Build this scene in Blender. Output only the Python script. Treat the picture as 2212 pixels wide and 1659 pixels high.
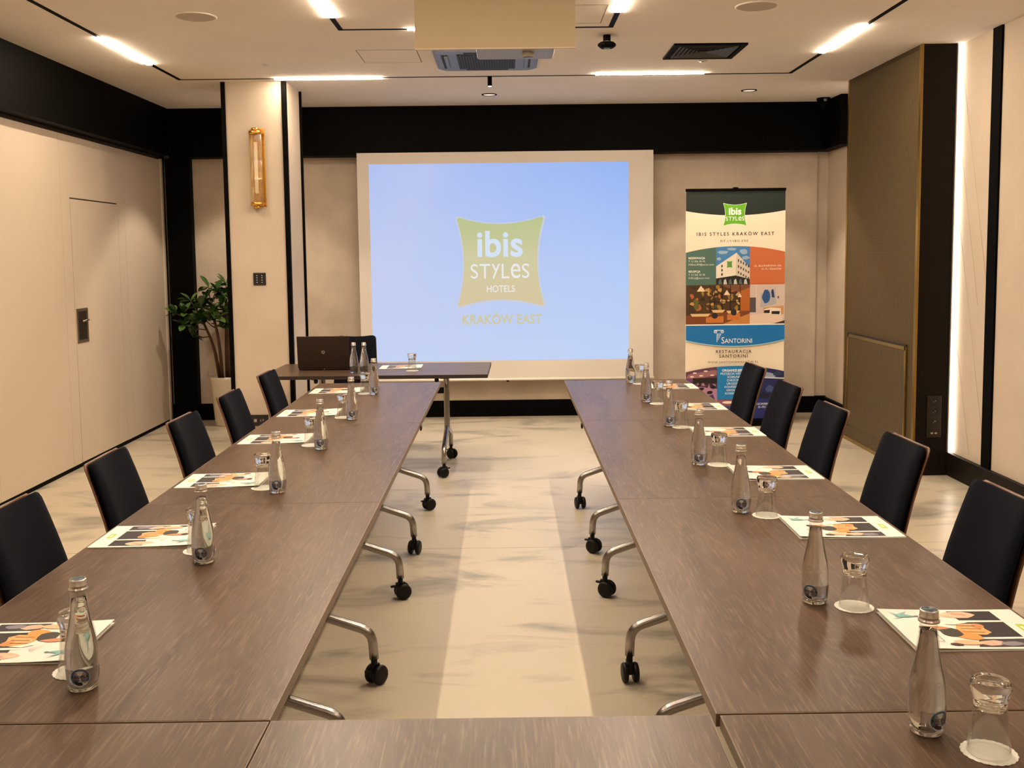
import bpy, bmesh, math, random
from mathutils import Vector, Matrix
random.seed(7)
PI = math.pi
SC = bpy.context.scene
COL = SC.collection
for o in list(bpy.data.objects):
    bpy.data.objects.remove(o)

# ------------------------------------------------------------------ camera
F_PX = 2164.22
cam_d = bpy.data.cameras.new('camera')
cam_d.sensor_width = 36.0
cam_d.lens = 36.0 * F_PX / 2212.0
cam_d.shift_y = -93.12 / 2212.0
cam_d.clip_start = 0.02
cam = bpy.data.objects.new('camera', cam_d)
COL.objects.link(cam)
XR = Vector((0.99991391, -0.00583197, -0.01175448))
UR = Vector((0.0122195, 0.08742427, 0.99609622))
FR = Vector((0.00478158, 0.9961541, -0.08748801))
m = Matrix((XR, UR, -FR)).transposed().to_4x4()
m.translation = Vector((0, 0, 1.582))
cam.matrix_world = m
SC.camera = cam

# ------------------------------------------------------------------ world + exposure
w = bpy.data.worlds.new('world'); SC.world = w
w.use_nodes = True
w.node_tree.nodes['Background'].inputs[0].default_value = (0.9, 0.75, 0.6, 1)
w.node_tree.nodes['Background'].inputs[1].default_value = 0.03
SC.view_settings.view_transform = 'Standard'
SC.view_settings.look = 'None'
SC.view_settings.gamma = 1.0
SC.view_settings.exposure = 0.0
try:
    SC.view_settings.use_curve_mapping = False
except Exception:
    pass
SC.cycles.use_denoising = True
SC.cycles.max_bounces = 10
SC.cycles.transmission_bounces = 10
SC.cycles.caustics_reflective = False
SC.cycles.caustics_refractive = False
SC.cycles.sample_clamp_indirect = 6.0

LAMP = 142.0        # emission of the outer ceiling light bars
LAMP_IN = 395.0     # emission of the inner light bars
LAMPC = (1.0, 0.81, 0.595)
ROOM_BACK = -2.6
CEIL = 2.95
TZ = 0.74

# ------------------------------------------------------------------ materials
MATS = {}
def srgb(r, g, b):
    f = lambda c: (c/255/12.92) if c/255 <= 0.04045 else ((c/255+0.055)/1.055)**2.4
    return (f(r), f(g), f(b))
def mat(name, col, rough=0.5, metal=0.0, spec=0.5, noise=0.0, nscale=8.0, bump=0.0, bscale=60.0, alpha=1.0, stretch=None, col2=None):
    if name in MATS: return MATS[name]
    M = bpy.data.materials.new(name); M.use_nodes = True
    nt = M.node_tree; B = nt.nodes['Principled BSDF']
    B.inputs['Base Color'].default_value = (*col, 1)
    B.inputs['Roughness'].default_value = rough
    B.inputs['Metallic'].default_value = metal
    B.inputs['Specular IOR Level'].default_value = spec
    B.inputs['Alpha'].default_value = alpha
    if noise > 0 or bump > 0:
        tc = nt.nodes.new('ShaderNodeTexCoord'); mp = nt.nodes.new('ShaderNodeMapping')
        nt.links.new(tc.outputs['Object'], mp.inputs[0])
        if stretch: mp.inputs['Scale'].default_value = stretch
    if noise > 0:
        n = nt.nodes.new('ShaderNodeTexNoise'); n.inputs['Scale'].default_value = nscale
        n.inputs['Detail'].default_value = 5
        nt.links.new(mp.outputs[0], n.inputs[0])
        r = nt.nodes.new('ShaderNodeValToRGB')
        r.color_ramp.elements[0].position = 0.3; r.color_ramp.elements[1].position = 0.7
        c2 = col2 or tuple(c*(1-noise) for c in col)
        r.color_ramp.elements[0].color = (*c2, 1); r.color_ramp.elements[1].color = (*col, 1)
        nt.links.new(n.outputs[0], r.inputs[0]); nt.links.new(r.outputs[0], B.inputs['Base Color'])
    if bump > 0:
        n = nt.nodes.new('ShaderNodeTexNoise'); n.inputs['Scale'].default_value = bscale
        n.inputs['Detail'].default_value = 3
        nt.links.new(mp.outputs[0], n.inputs[0])
        b = nt.nodes.new('ShaderNodeBump'); b.inputs['Strength'].default_value = bump
        b.inputs['Distance'].default_value = 0.01
        nt.links.new(n.outputs[0], b.inputs['Height']); nt.links.new(b.outputs[0], B.inputs['Normal'])
    MATS[name] = M
    return M
def emis(name, col, s):
    if name in MATS: return MATS[name]
    M = bpy.data.materials.new(name); M.use_nodes = True
    nt = M.node_tree; nt.nodes.clear()
    e = nt.nodes.new('ShaderNodeEmission'); o = nt.nodes.new('ShaderNodeOutputMaterial')
    e.inputs[0].default_value = (*col, 1); e.inputs[1].default_value = s
    nt.links.new(e.outputs[0], o.inputs[0]); MATS[name] = M
    return M
def wood_mat(name, dark, mid, light):
    M = bpy.data.materials.new(name); M.use_nodes = True
    nt = M.node_tree; L = nt.links.new; N = nt.nodes.new; B = nt.nodes['Principled BSDF']
    tc = N('ShaderNodeTexCoord'); oi = N('ShaderNodeObjectInfo')
    ad = N('ShaderNodeVectorMath'); ad.operation = 'ADD'
    mu = N('ShaderNodeVectorMath'); mu.operation = 'SCALE'; mu.inputs[3].default_value = 7.0
    cb = N('ShaderNodeCombineXYZ')
    L(oi.outputs['Random'], cb.inputs[0]); L(oi.outputs['Random'], cb.inputs[1]); L(cb.outputs[0], mu.inputs[0])
    L(tc.outputs['Object'], ad.inputs[0]); L(mu.outputs[0], ad.inputs[1])
    # broad tone along the boards
    m1 = N('ShaderNodeMapping'); m1.inputs['Scale'].default_value = (0.9, 5.0, 1); L(ad.outputs[0], m1.inputs[0])
    n1 = N('ShaderNodeTexNoise'); n1.inputs['Scale'].default_value = 1.6; n1.inputs['Detail'].default_value = 3; n1.inputs['Distortion'].default_value = 1.2
    L(m1.outputs[0], n1.inputs[0])
    # fine pores
    m2 = N('ShaderNodeMapping'); m2.inputs['Scale'].default_value = (11.0, 190.0, 1); L(ad.outputs[0], m2.inputs[0])
    n2 = N('ShaderNodeTexNoise'); n2.inputs['Scale'].default_value = 1.0; n2.inputs['Detail'].default_value = 4; n2.inputs['Distortion'].default_value = 0.4
    L(m2.outputs[0], n2.inputs[0])
    # cathedral rings
    m3 = N('ShaderNodeMapping'); m3.inputs['Scale'].default_value = (0.55, 4.0, 1); L(ad.outputs[0], m3.inputs[0])
    n3 = N('ShaderNodeTexNoise'); n3.inputs['Scale'].default_value = 1.3; n3.inputs['Detail'].default_value = 2; L(m3.outputs[0], n3.inputs[0])
    sc = N('ShaderNodeMath'); sc.operation = 'MULTIPLY'; sc.inputs[1].default_value = 170.0; L(n3.outputs[0], sc.inputs[0])
    sn = N('ShaderNodeMath'); sn.operation = 'SINE'; L(sc.outputs[0], sn.inputs[0])
    r1 = N('ShaderNodeValToRGB'); r1.color_ramp.elements[0].position = 0.32; r1.color_ramp.elements[1].position = 0.68
    r1.color_ramp.elements[0].color = (*dark, 1); r1.color_ramp.elements[1].color = (*mid, 1); L(n1.outputs[0], r1.inputs[0])
    r2 = N('ShaderNodeValToRGB'); r2.color_ramp.elements[0].position = 0.52; r2.color_ramp.elements[1].position = 0.72
    r2.color_ramp.elements[0].color = (0, 0, 0, 1); r2.color_ramp.elements[1].color = (0.62, 0.62, 0.62, 1); L(n2.outputs[0], r2.inputs[0])
    mr = N('ShaderNodeMapRange'); mr.inputs[1].default_value = 0.2; mr.inputs[2].default_value = 1.0; mr.inputs[3].default_value = 0.0; mr.inputs[4].default_value = 0.30; L(sn.outputs[0], mr.inputs[0])
    mm = N('ShaderNodeMath'); mm.operation = 'MULTIPLY_ADD'; L(mr.outputs[0], mm.inputs[0]); L(n2.outputs[0], mm.inputs[1]); L(r2.outputs[0], mm.inputs[2])
    mx = N('ShaderNodeMix'); mx.data_type = 'RGBA'; mx.inputs['B'].default_value = (*light, 1)
    L(mm.outputs[0], mx.inputs['Factor']); L(r1.outputs[0], mx.inputs['A']); L(mx.outputs['Result'], B.inputs['Base Color'])
    B.inputs['Roughness'].default_value = 0.34
    B.inputs['Specular IOR Level'].default_value = 0.32
    bp = N('ShaderNodeBump'); bp.inputs['Strength'].default_value = 0.12; bp.inputs['Distance'].default_value = 0.002
    L(n2.outputs[0], bp.inputs['Height']); L(bp.outputs[0], B.inputs['Normal'])
    MATS[name] = M
    return M
def thin_glass(name, tint=(1, 1, 1), base=0.05, rough=0.0):
    """thin sheet: light goes straight through, mirror sheen grows at grazing angles"""
    M = bpy.data.materials.new(name); M.use_nodes = True
    nt = M.node_tree; nt.nodes.clear(); N = nt.nodes.new; L = nt.links.new
    lw = N('ShaderNodeLayerWeight'); lw.inputs[0].default_value = 0.5
    pw = N('ShaderNodeMath'); pw.operation = 'POWER'; pw.inputs[1].default_value = 4.0; L(lw.outputs['Facing'], pw.inputs[0])
    ma = N('ShaderNodeMath'); ma.operation = 'MULTIPLY_ADD'; ma.inputs[1].default_value = 0.75; ma.inputs[2].default_value = base; L(pw.outputs[0], ma.inputs[0])
    a = N('ShaderNodeBsdfTransparent'); a.inputs[0].default_value = (*tint, 1)
    b = N('ShaderNodeBsdfGlossy'); b.inputs['Roughness'].default_value = rough; b.inputs[0].default_value = (0.95, 0.95, 0.95, 1)
    mx = N('ShaderNodeMixShader'); L(ma.outputs[0], mx.inputs[0]); L(a.outputs[0], mx.inputs[1]); L(b.outputs[0], mx.inputs[2])
    o = N('ShaderNodeOutputMaterial'); L(mx.outputs[0], o.inputs[0]); MATS[name] = M
    return M
def glass_mat(name, ior, col=(1, 1, 1), rough=0.0):
    M = bpy.data.materials.new(name); M.use_nodes = True
    nt = M.node_tree; B = nt.nodes['Principled BSDF']
    B.inputs['Base Color'].default_value = (*col, 1)
    B.inputs['Roughness'].default_value = rough
    B.inputs['IOR'].default_value = ior
    B.inputs['Transmission Weight'].default_value = 1.0
    MATS[name] = M
    return M

wallp = mat('wallpaper', (0.60, 0.50, 0.40), 0.75, spec=0.3, noise=0.10, nscale=3.0, bump=0.10, bscale=110)
wallback = mat('back_wall_plaster', (0.60, 0.50, 0.40), 0.8, spec=0.3, noise=0.22, nscale=3.5, bump=0.3, bscale=50)
panelp = mat('partition_panel', (0.60, 0.50, 0.40), 0.55, spec=0.4, noise=0.04, nscale=1.5, bump=0.08, bscale=200)
ceilm = mat('ceiling_paint', (0.85, 0.79, 0.715), 0.85, spec=0.2, noise=0.05, nscale=2)
black = mat('black_satin', (0.0016, 0.0012, 0.001), 0.6, spec=0.05)
blackw = mat('black_wood_veneer', (0.0085, 0.0055, 0.004), 0.5, spec=0.15, noise=0.4, nscale=6, stretch=(1, 1, 14))
brass = mat('brass', (0.72, 0.42, 0.10), 0.24, metal=1.0)
bronze = mat('bronze_frame', (0.42, 0.28, 0.08), 0.32, metal=1.0)
chrome = mat('satin_chrome', (0.36, 0.335, 0.315), 0.27, metal=1.0)
steel = mat('brushed_steel', (0.33, 0.29, 0.26), 0.4, metal=1.0)
rubber = mat('black_rubber', (0.0045, 0.004, 0.004), 0.45, spec=0.22)
navy = mat('navy_fabric', (0.0035, 0.0042, 0.0085), 0.9, spec=0.10, noise=0.35, nscale=220, bump=0.08, bscale=900)
shellw = mat('walnut_shell', (0.13, 0.055, 0.025), 0.4, noise=0.35, nscale=7, stretch=(1, 1, 0.2))
wood = wood_mat('walnut_laminate', (0.052, 0.029, 0.0185), (0.096, 0.058, 0.038), (0.19, 0.123, 0.083))
edgem = mat('table_edge', (0.15, 0.10, 0.066), 0.45)
darkedge = mat('table_dark_edge', (0.014, 0.007, 0.005), 0.5)
white = mat('white_paper', (0.80, 0.78, 0.72), 0.35, spec=0.5)
doilym = mat('doily_paper', (0.82, 0.80, 0.74), 0.8, bump=0.25, bscale=500)
whitep = mat('white_plastic', (0.55, 0.53, 0.50), 0.4)
greyp = mat('grey_blue_plastic', (0.16, 0.185, 0.24), 0.4)
laptopm = mat('laptop_shell', (0.035, 0.022, 0.016), 0.35, metal=0.6)
potm = mat('cream_pot', (0.68, 0.60, 0.47), 0.22, spec=0.6)
soil = mat('soil', (0.02, 0.012, 0.008), 0.95)
bark = mat('bark', (0.10, 0.042, 0.020), 0.8, noise=0.5, nscale=30, stretch=(1, 1, 0.3), bump=0.4, bscale=60)
leafm = mat('leaf_green', (0.040, 0.105, 0.020), 0.25, spec=0.6, noise=0.45, nscale=6)
leafm2 = mat('leaf_light', (0.10, 0.20, 0.045), 0.25, spec=0.6, noise=0.3, nscale=6)
screenm = mat('screen_fabric', (0.64, 0.595, 0.55), 0.85, spec=0.15)
alum = mat('aluminium_cap', (0.62, 0.58, 0.54), 0.3, metal=0.9)
capblue = mat('cap_top_blue', (0.05, 0.09, 0.14), 0.25, metal=0.3)
glassm = glass_mat('clear_glass', 1.45, (0.97, 0.985, 0.96))
waterm = glass_mat('water', 1.33)
thinm = thin_glass('thin_glass', (0.985, 0.99, 0.98))
rodm = thin_glass('amber_rod_glass', (0.97, 0.90, 0.74), 0.14, 0.08)
slotm = mat('seam_shadow_gap', (0.05, 0.035, 0.025), 0.9)
seamw = mat('panel_seam', (0.30, 0.23, 0.17), 0.9)
lampm = emis('lamp_diffuser', LAMPC, LAMP)
lampi = emis('lamp_diffuser_inner', LAMPC, LAMP_IN)
ledm = emis('led_strip', (1.0, 0.84, 0.66), 10.0)
spotm = emis('spot_lens', (1.0, 0.85, 0.65), 25.0)

def floor_mat():
    M = bpy.data.materials.new('marbled_concrete'); M.use_nodes = True
    nt = M.node_tree; L = nt.links.new; N = nt.nodes.new; B = nt.nodes['Principled BSDF']
    g = N('ShaderNodeNewGeometry')
    mp = N('ShaderNodeMapping'); mp.inputs['Scale'].default_value = (0.75, 1.7, 1); mp.inputs['Rotation'].default_value = (0, 0, 0.12); L(g.outputs['Position'], mp.inputs[0])
    n1 = N('ShaderNodeTexNoise'); n1.inputs['Scale'].default_value = 1.7; n1.inputs['Detail'].default_value = 9; n1.inputs['Roughness'].default_value = 0.62; n1.inputs['Distortion'].default_value = 0.9; L(mp.outputs[0], n1.inputs[0])
    r1 = N('ShaderNodeValToRGB'); e = r1.color_ramp.elements
    e[0].position = 0.325; e[0].color = (0.27, 0.25, 0.21, 1); e[1].position = 0.49; e[1].color = (0.57, 0.495, 0.38, 1)
    L(n1.outputs[0], r1.inputs[0])
    n2 = N('ShaderNodeTexNoise'); n2.inputs['Scale'].default_value = 0.8; n2.inputs['Detail'].default_value = 4; L(g.outputs['Position'], n2.inputs[0])
    mx = N('ShaderNodeMix'); mx.data_type = 'RGBA'; mx.blend_type = 'MULTIPLY'; mx.inputs['Factor'].default_value = 0.5
    r2 = N('ShaderNodeValToRGB'); r2.color_ramp.elements[0].position = 0.35; r2.color_ramp.elements[0].color = (0.84, 0.84, 0.84, 1); r2.color_ramp.elements[1].position = 0.65; L(n2.outputs[0], r2.inputs[0])
    L(r1.outputs[0], mx.inputs['A']); L(r2.outputs[0], mx.inputs['B']); L(mx.outputs['Result'], B.inputs['Base Color'])
    B.inputs['Roughness'].default_value = 0.33
    B.inputs['Specular IOR Level'].default_value = 0.5
    return M
floorm = floor_mat()

def mesh_metal():
    M = bpy.data.materials.new('perforated_bronze'); M.use_nodes = True
    nt = M.node_tree; L = nt.links.new; N = nt.nodes.new; B = nt.nodes['Principled BSDF']
    g = N('ShaderNodeNewGeometry'); sp = N('ShaderNodeSeparateXYZ'); L(g.outputs['Position'], sp.inputs[0])
    def sine(out, k, ph=0):
        a = N('ShaderNodeMath'); a.operation = 'MULTIPLY'; a.inputs[1].default_value = k; L(out, a.inputs[0])
        s = N('ShaderNodeMath'); s.operation = 'SINE'; L(a.outputs[0], s.inputs[0]); return s.outputs[0]
    # expanded-metal diamonds: product of two crossing waves
    p = N('ShaderNodeMath'); p.operation = 'ADD'; q = N('ShaderNodeMath'); q.operation = 'SUBTRACT'
    ys = N('ShaderNodeMath'); ys.operation = 'MULTIPLY'; ys.inputs[1].default_value = 0.55; L(sp.outputs[1], ys.inputs[0])
    L(sp.outputs[2], p.inputs[0]); L(ys.outputs[0], p.inputs[1]); L(sp.outputs[2], q.inputs[0]); L(ys.outputs[0], q.inputs[1])
    k = 2*PI/0.016
    a = sine(p.outputs[0], k); b = sine(q.outputs[0], k)
    mu = N('ShaderNodeMath'); mu.operation = 'MULTIPLY'; L(a, mu.inputs[0]); L(b, mu.inputs[1])
    gt = N('ShaderNodeMath'); gt.operation = 'GREATER_THAN'; gt.inputs[1].default_value = 0.02; L(mu.outputs[0], gt.inputs[0])
    mx = N('ShaderNodeMix'); mx.data_type = 'RGBA'; mx.inputs['A'].default_value = (0.235, 0.158, 0.056, 1); mx.inputs['B'].default_value = (0.012, 0.007, 0.003, 1)
    L(gt.outputs[0], mx.inputs['Factor']); L(mx.outputs['Result'], B.inputs['Base Color'])
    mt = N('ShaderNodeMath'); mt.operation = 'SUBTRACT'; mt.inputs[0].default_value = 1.0; L(gt.outputs[0], mt.inputs[1])
    md = N('ShaderNodeMath'); md.operation = 'MULTIPLY'; md.inputs[1].default_value = 0.6; L(mt.outputs[0], md.inputs[0]); L(md.outputs[0], B.inputs['Metallic']); B.inputs['Roughness'].default_value = 0.40
    bp = N('ShaderNodeBump'); bp.inputs['Strength'].default_value = 0.6; bp.inputs['Distance'].default_value = 0.004; bp.invert = True
    L(mu.outputs[0], bp.inputs['Height']); L(bp.outputs[0], B.inputs['Normal'])
    return M
meshm = mesh_metal()

# ------------------------------------------------------------------ geometry helpers
def tag(o, label=None, cat=None, group=None, kind=None):
    if label: o['label'] = label
    if cat: o['category'] = cat
    if group: o['group'] = group
    if kind: o['kind'] = kind
    return o
class MB:
    """collects shapes into one mesh"""
    def __init__(s): s.v = []; s.f = []; s.mi = []; s.sm = []; s.mats = []
    def _m(s, mt):
        if mt not in s.mats: s.mats.append(mt)
        return s.mats.index(mt)
    def raw(s, vs, fs, mt, smooth=False):
        k = len(s.v); s.v += [tuple(v) for v in vs]; i = s._m(mt)
        for f in fs: s.f.append(tuple(a+k for a in f)); s.mi.append(i); s.sm.append(smooth)
        return s
    def box(s, x0, x1, y0, y1, z0, z1, mt, bev=0.0):
        if bev > 0:
            bm = bmesh.new()
            bmesh.ops.create_cube(bm, size=1.0)
            for v in bm.verts: v.co = Vector(((x0+x1)/2+v.co.x*(x1-x0), (y0+y1)/2+v.co.y*(y1-y0), (z0+z1)/2+v.co.z*(z1-z0)))
            bmesh.ops.bevel(bm, geom=list(bm.edges), offset=bev, segments=2, profile=0.5, affect='EDGES')
            bm.verts.index_update()
            s.raw([v.co for v in bm.verts], [[v.index for v in f.verts] for f in bm.faces], mt, False); bm.free()
            return s
        vs = [(x0,y0,z0),(x1,y0,z0),(x1,y1,z0),(x0,y1,z0),(x0,y0,z1),(x1,y0,z1),(x1,y1,z1),(x0,y1,z1)]
        return s.raw(vs, [(0,3,2,1),(4,5,6,7),(0,1,5,4),(1,2,6,5),(2,3,7,6),(3,0,4,7)], mt)
    def lathe(s, prof, mt, seg=32, cx=0, cy=0, cz=0, axis='z', closed=False, smooth=True):
        """prof: list of (r, z). r == 0 ends become poles"""
        vs = []; rings = []
        for r, z in prof:
            if r <= 1e-7: rings.append([len(vs)]); vs.append((0, 0, z))
            else:
                rings.append(list(range(len(vs), len(vs)+seg)))
                for i in range(seg):
                    a = 2*PI*i/seg; vs.append((r*math.cos(a), r*math.sin(a), z))
        fs = []
        prs = list(zip(rings[:-1], rings[1:]))
        if closed: prs.append((rings[-1], rings[0]))
        for A, B in prs:
            if len(A) == 1 and len(B) == 1: continue
            for i in range(seg):
                j = (i+1) % seg
                if len(A) == 1: fs.append((A[0], B[j], B[i]))
                elif len(B) == 1: fs.append((A[i], A[j], B[0]))
                else: fs.append((A[i], A[j], B[j], B[i]))
        if axis == 'x': vs = [(z, x, y) for x, y, z in vs]
        if axis == 'y': vs = [(y, z, x) for x, y, z in vs]
        vs = [(x+cx, y+cy, z+cz) for x, y, z in vs]
        return s.raw(vs, fs, mt, smooth)
    def cyl(s, r, z0, z1, mt, seg=24, cx=0, cy=0, cz=0, axis='z', smooth=True):
        b = min(r, abs(z1-z0))*0.12
        return s.lathe([(0, z0), (r-b, z0), (r, z0+b), (r, z1-b), (r-b, z1), (0, z1)], mt, seg, cx, cy, cz, axis, smooth=smooth)
    def tube(s, pts, r, mt, seg=12, flat=1.0):
        pts = [Vector(p) for p in pts]; vs = []; n = len(pts); up = None
        rr = r if isinstance(r, (list, tuple)) else [r]*n
        for i, p in enumerate(pts):
            d = (pts[min(i+1, n-1)]-pts[max(i-1, 0)]).normalized()
            if up is None: up = Vector((0, 0, 1)) if abs(d.z) < 0.9 else Vector((1, 0, 0))
            sd = d.cross(up).normalized(); up = sd.cross(d).normalized()
            for k in range(seg):
                a = 2*PI*k/seg
                vs.append(p+sd*math.cos(a)*rr[i]*flat+up*math.sin(a)*rr[i])
        fs = []
        for i in range(n-1):
            for k in range(seg):
                j = (k+1) % seg
                fs.append((i*seg+k, i*seg+j, (i+1)*seg+j, (i+1)*seg+k))
        fs.append(tuple(reversed(range(seg)))); fs.append(tuple(range((n-1)*seg, n*seg)))
        return s.raw(vs, fs, mt, True)
    def prism(s, poly, z0, z1, mt):
        n = len(poly)
        vs = [(x, y, z0) for x, y in poly]+[(x, y, z1) for x, y in poly]
        fs = [tuple(reversed(range(n))), tuple(range(n, 2*n))]+[(i, (i+1) % n, n+(i+1) % n, n+i) for i in range(n)]
        return s.raw(vs, fs, mt)
    def mesh(s, name):
        me = bpy.data.meshes.new(name); me.from_pydata(s.v, [], s.f)
        for mt in s.mats: me.materials.append(mt)
        for p, i, q in zip(me.polygons, s.mi, s.sm): p.material_index = i; p.use_smooth = q
        bm = bmesh.new(); bm.from_mesh(me); bmesh.ops.recalc_face_normals(bm, faces=bm.faces); bm.to_mesh(me); bm.free()
        me.update()
        return me
    def build(s, name, parent=None, loc=(0, 0, 0), rz=0.0):
        return place(name, s.mesh(name), parent, loc, rz)
def place(name, me, parent=None, loc=(0, 0, 0), rz=0.0, rx=0.0, ry=0.0):
    o = bpy.data.objects.new(name, me); COL.objects.link(o)
    o.parent = parent; o.location = loc; o.rotation_euler = (rx, ry, rz)
    return o
def thing(name, label, cat, loc=(0, 0, 0), rz=0.0, group=None, kind=None):
    o = bpy.data.objects.new(name, None); COL.objects.link(o); o.empty_display_size = 0.05
    o.location = loc; o.rotation_euler = (0, 0, rz)
    return tag(o, label, cat, group, kind)
def bez(pts, n=6, rad=0.05):
    """polyline with rounded corners"""
    pts = [Vector(p) for p in pts]; out = [pts[0]]
    for i in range(1, len(pts)-1):
        a, b, c = pts[i-1], pts[i], pts[i+1]
        r = min(rad, (a-b).length*0.45, (c-b).length*0.45)
        p0 = b+(a-b).normalized()*r; p2 = b+(c-b).normalized()*r
        for k in range(n+1):
            t = k/n; out.append(p0*(1-t)**2+b*2*t*(1-t)+p2*t*t)
    out.append(pts[-1]); return out
TEXTS = {}
def text_mesh(s, size, mt, bold=0.0, align='CENTER', space=1.0, shear=0.0, sx=1.0):
    key = (s, size, mt.name, bold, align, space, shear, sx)
    if key in TEXTS: return TEXTS[key]
    c = bpy.data.curves.new('t', 'FONT'); c.body = s; c.size = size; c.align_x = align; c.align_y = 'CENTER'
    c.offset = bold*size; c.space_character = space; c.shear = shear; c.resolution_u = 8 if size > 0.05 and size < 1 else 3
    o = bpy.data.objects.new('t', c); COL.objects.link(o)
    me = bpy.data.meshes.new_from_object(o.evaluated_get(bpy.context.evaluated_depsgraph_get()))
    bpy.data.objects.remove(o)
    for v in me.vertices: v.co.x *= sx
    me.materials.clear(); me.materials.append(mt); me.name = 'lettering'
    TEXTS[key] = me
    return me

def unicase(s, size, mt, bold=0.0, track=1.0, sx=1.0):
    """wordmark set in one letter height: small letters grown to capital height"""
    x = 0; vs = []; fs = []
    cap = text_mesh('T', size, mt, bold); top = max(v.co.y for v in cap.vertices); bot = min(v.co.y for v in cap.vertices)
    for ch in s:
        me = text_mesh(ch, size, mt, bold); X = [v.co.x for v in me.vertices]; Y = [v.co.y for v in me.vertices]
        k = (top-bot)/(max(Y)-min(Y)); kx = min(1.25, k) if ch.islower() else 1.0
        w0 = (max(X)-min(X))*kx; b = len(vs)
        vs += [(x+(v.co.x-min(X))*kx, bot+(v.co.y-min(Y))*k) for v in me.vertices]
        fs += [tuple(i+b for i in p.vertices) for p in me.polygons]
        x += w0+size*0.085*track
    w_ = x-size*0.085*track
    return [((a-w_/2)*sx, c) for a, c in vs], fs

class Print:
    """flat print on a sheet: coloured areas in sheet units, each laid a hair above the last"""
    def __init__(s, to3d): s.mb = MB(); s.k = 0; s.to3d = to3d
    def poly(s, pts, col, rough=0.5):
        s.k += 1
        mt = mat('ink_%02x%02x%02x_%d' % (*col, int(rough*10)), srgb(*col), rough, spec=0.4)
        s.mb.raw([s.to3d(x, y, s.k) for x, y in pts], [tuple(range(len(pts)))], mt); return s
    def rect(s, x0, y0, x1, y1, col): return s.poly([(x0, y0), (x1, y0), (x1, y1), (x0, y1)], col)
    def blob(s, cx, cy, rx, ry, col, n=14, j=0.0, rot=0.0):
        pts = []
        for i in range(n):
            a = 2*PI*i/n; q = 1+random.uniform(-j, j); x = rx*q*math.cos(a); y = ry*q*math.sin(a)
            pts.append((cx+x*math.cos(rot)-y*math.sin(rot), cy+x*math.sin(rot)+y*math.cos(rot)))
        return s.poly(pts, col)
    def text(s, x, y, st, size, col, bold=0.0, align='CENTER', space=1.0, shear=0.0, sx=1.0):
        s.k += 1
        mt = mat('ink_%02x%02x%02x_5' % col, srgb(*col), 0.5, spec=0.4)
        me = text_mesh(st, size, mt, bold, align, space, shear, sx)
        s.mb.raw([s.to3d(x+v.co.x, y-v.co.y, s.k) for v in me.vertices], [tuple(p.vertices) for p in me.polygons], mt); return s
def pillow(cx, cy, w, h, inset=0.10, n=10):
    """the four-cornered pillow outline with sides curving in"""
    P = [(-1, -1), (1, -1), (1, 1), (-1, 1)]; out = []
    for i in range(4):
        a, b = P[i], P[(i+1) % 4]; mx, my = (a[0]+b[0])/2, (a[1]+b[1])/2
        for k in range(n):
            t = 0.03+0.94*k/(n-1); q = 4*t*(1-t)*inset*2
            x = a[0]*(1-t)+b[0]*t; y = a[1]*(1-t)+b[1]*t
            out.append((cx+(x-mx*q)*w/2, cy+(y-my*q)*h/2))
    return out

# ------------------------------------------------------------------ the room
def struct(o): o['kind'] = 'structure'; return o
WL, WR, WB = -3.24, 3.09, 9.67
# floor: bed + large slabs with a recessed joint
fl = struct(MB().box(-3.6, 3.4, ROOM_BACK-0.3, 9.95, -0.10, -0.006, slotm).build('floor'))
for (y0, y1) in ((ROOM_BACK-0.3, 2.278), (2.282, 5.278), (5.282, 9.95)):
    MB().box(-3.6, 3.4, y0, y1, -0.006, 0.0, floorm).build('slab', fl)
ceil = struct(MB().box(-3.6, 3.4, ROOM_BACK-0.3, 9.95, CEIL, CEIL+0.1, ceilm).build('ceiling'))
wl = struct(MB().box(WL-0.2, WL-0.012, ROOM_BACK, WB+0.1, 0.0, CEIL, slotm).build('wall_left'))
seams = [ROOM_BACK+0.2, -1.5, -0.35, 0.8, 1.95, 3.1, 4.15, 5.25, 6.30, 7.38]
for a, b in zip(seams[:-1], seams[1:]):
    MB().box(WL-0.012, WL, a+0.0015, b-0.0015, 0.032, 2.49, panelp).build('wall_panel', wl)
MB().box(WL-0.012, WL, 7.3815, 7.527, 0.032, 2.49, panelp).build('wall_panel', wl)
MB().box(WL-0.012, WL, 7.527, 8.447, 2.032, 2.49, panelp).build('wall_panel', wl)
MB().box(WL-0.012, WL, 8.447, 8.60, 0.032, 2.49, panelp).build('wall_panel', wl)
MB().box(WL-0.012, WL, 8.603, 9.52, 0.032, 2.49, panelp).build('wall_panel', wl)
MB().box(WL-0.012, WL+0.012, 9.52, 9.56, 0.0, 2.50, panelp).build('jamb', wl)
struct(MB().box(WL-0.012, WL-0.004, ROOM_BACK, 9.52, 0.0, 0.032, black).build('baseboard_left'))
d = struct(MB().box(WL-0.010, WL+0.001, 7.533, 8.441, 0.034, 2.022, panelp).build('door_1'))
hd = MB()
y0, y1, z0, z1 = 7.545, 7.745, 0.94, 1.20
for b in ((y0, y1, z0, z0+0.022), (y0, y1, z1-0.022, z1), (y0, y0+0.022, z0+0.022, z1-0.022), (y1-0.022, y1, z0+0.022, z1-0.022)):
    hd.box(WL-0.004, WL+0.006, *b, steel)
hd.build('handle_frame', d)
MB().box(WL-0.012, WL+0.0016, y0+0.022, y1-0.022, z0+0.022, z1-0.022, mat('recess_dark', (0.03, 0.02, 0.014), 0.4, metal=0.5)).build('handle_recess', d)
MB().tube(bez([(WL+0.002, 7.70, 1.11), (WL+0.03, 7.70, 1.11), (WL+0.03, 7.59, 1.105)], rad=0.012), 0.008, chrome, 8).build('lever', d)

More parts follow.
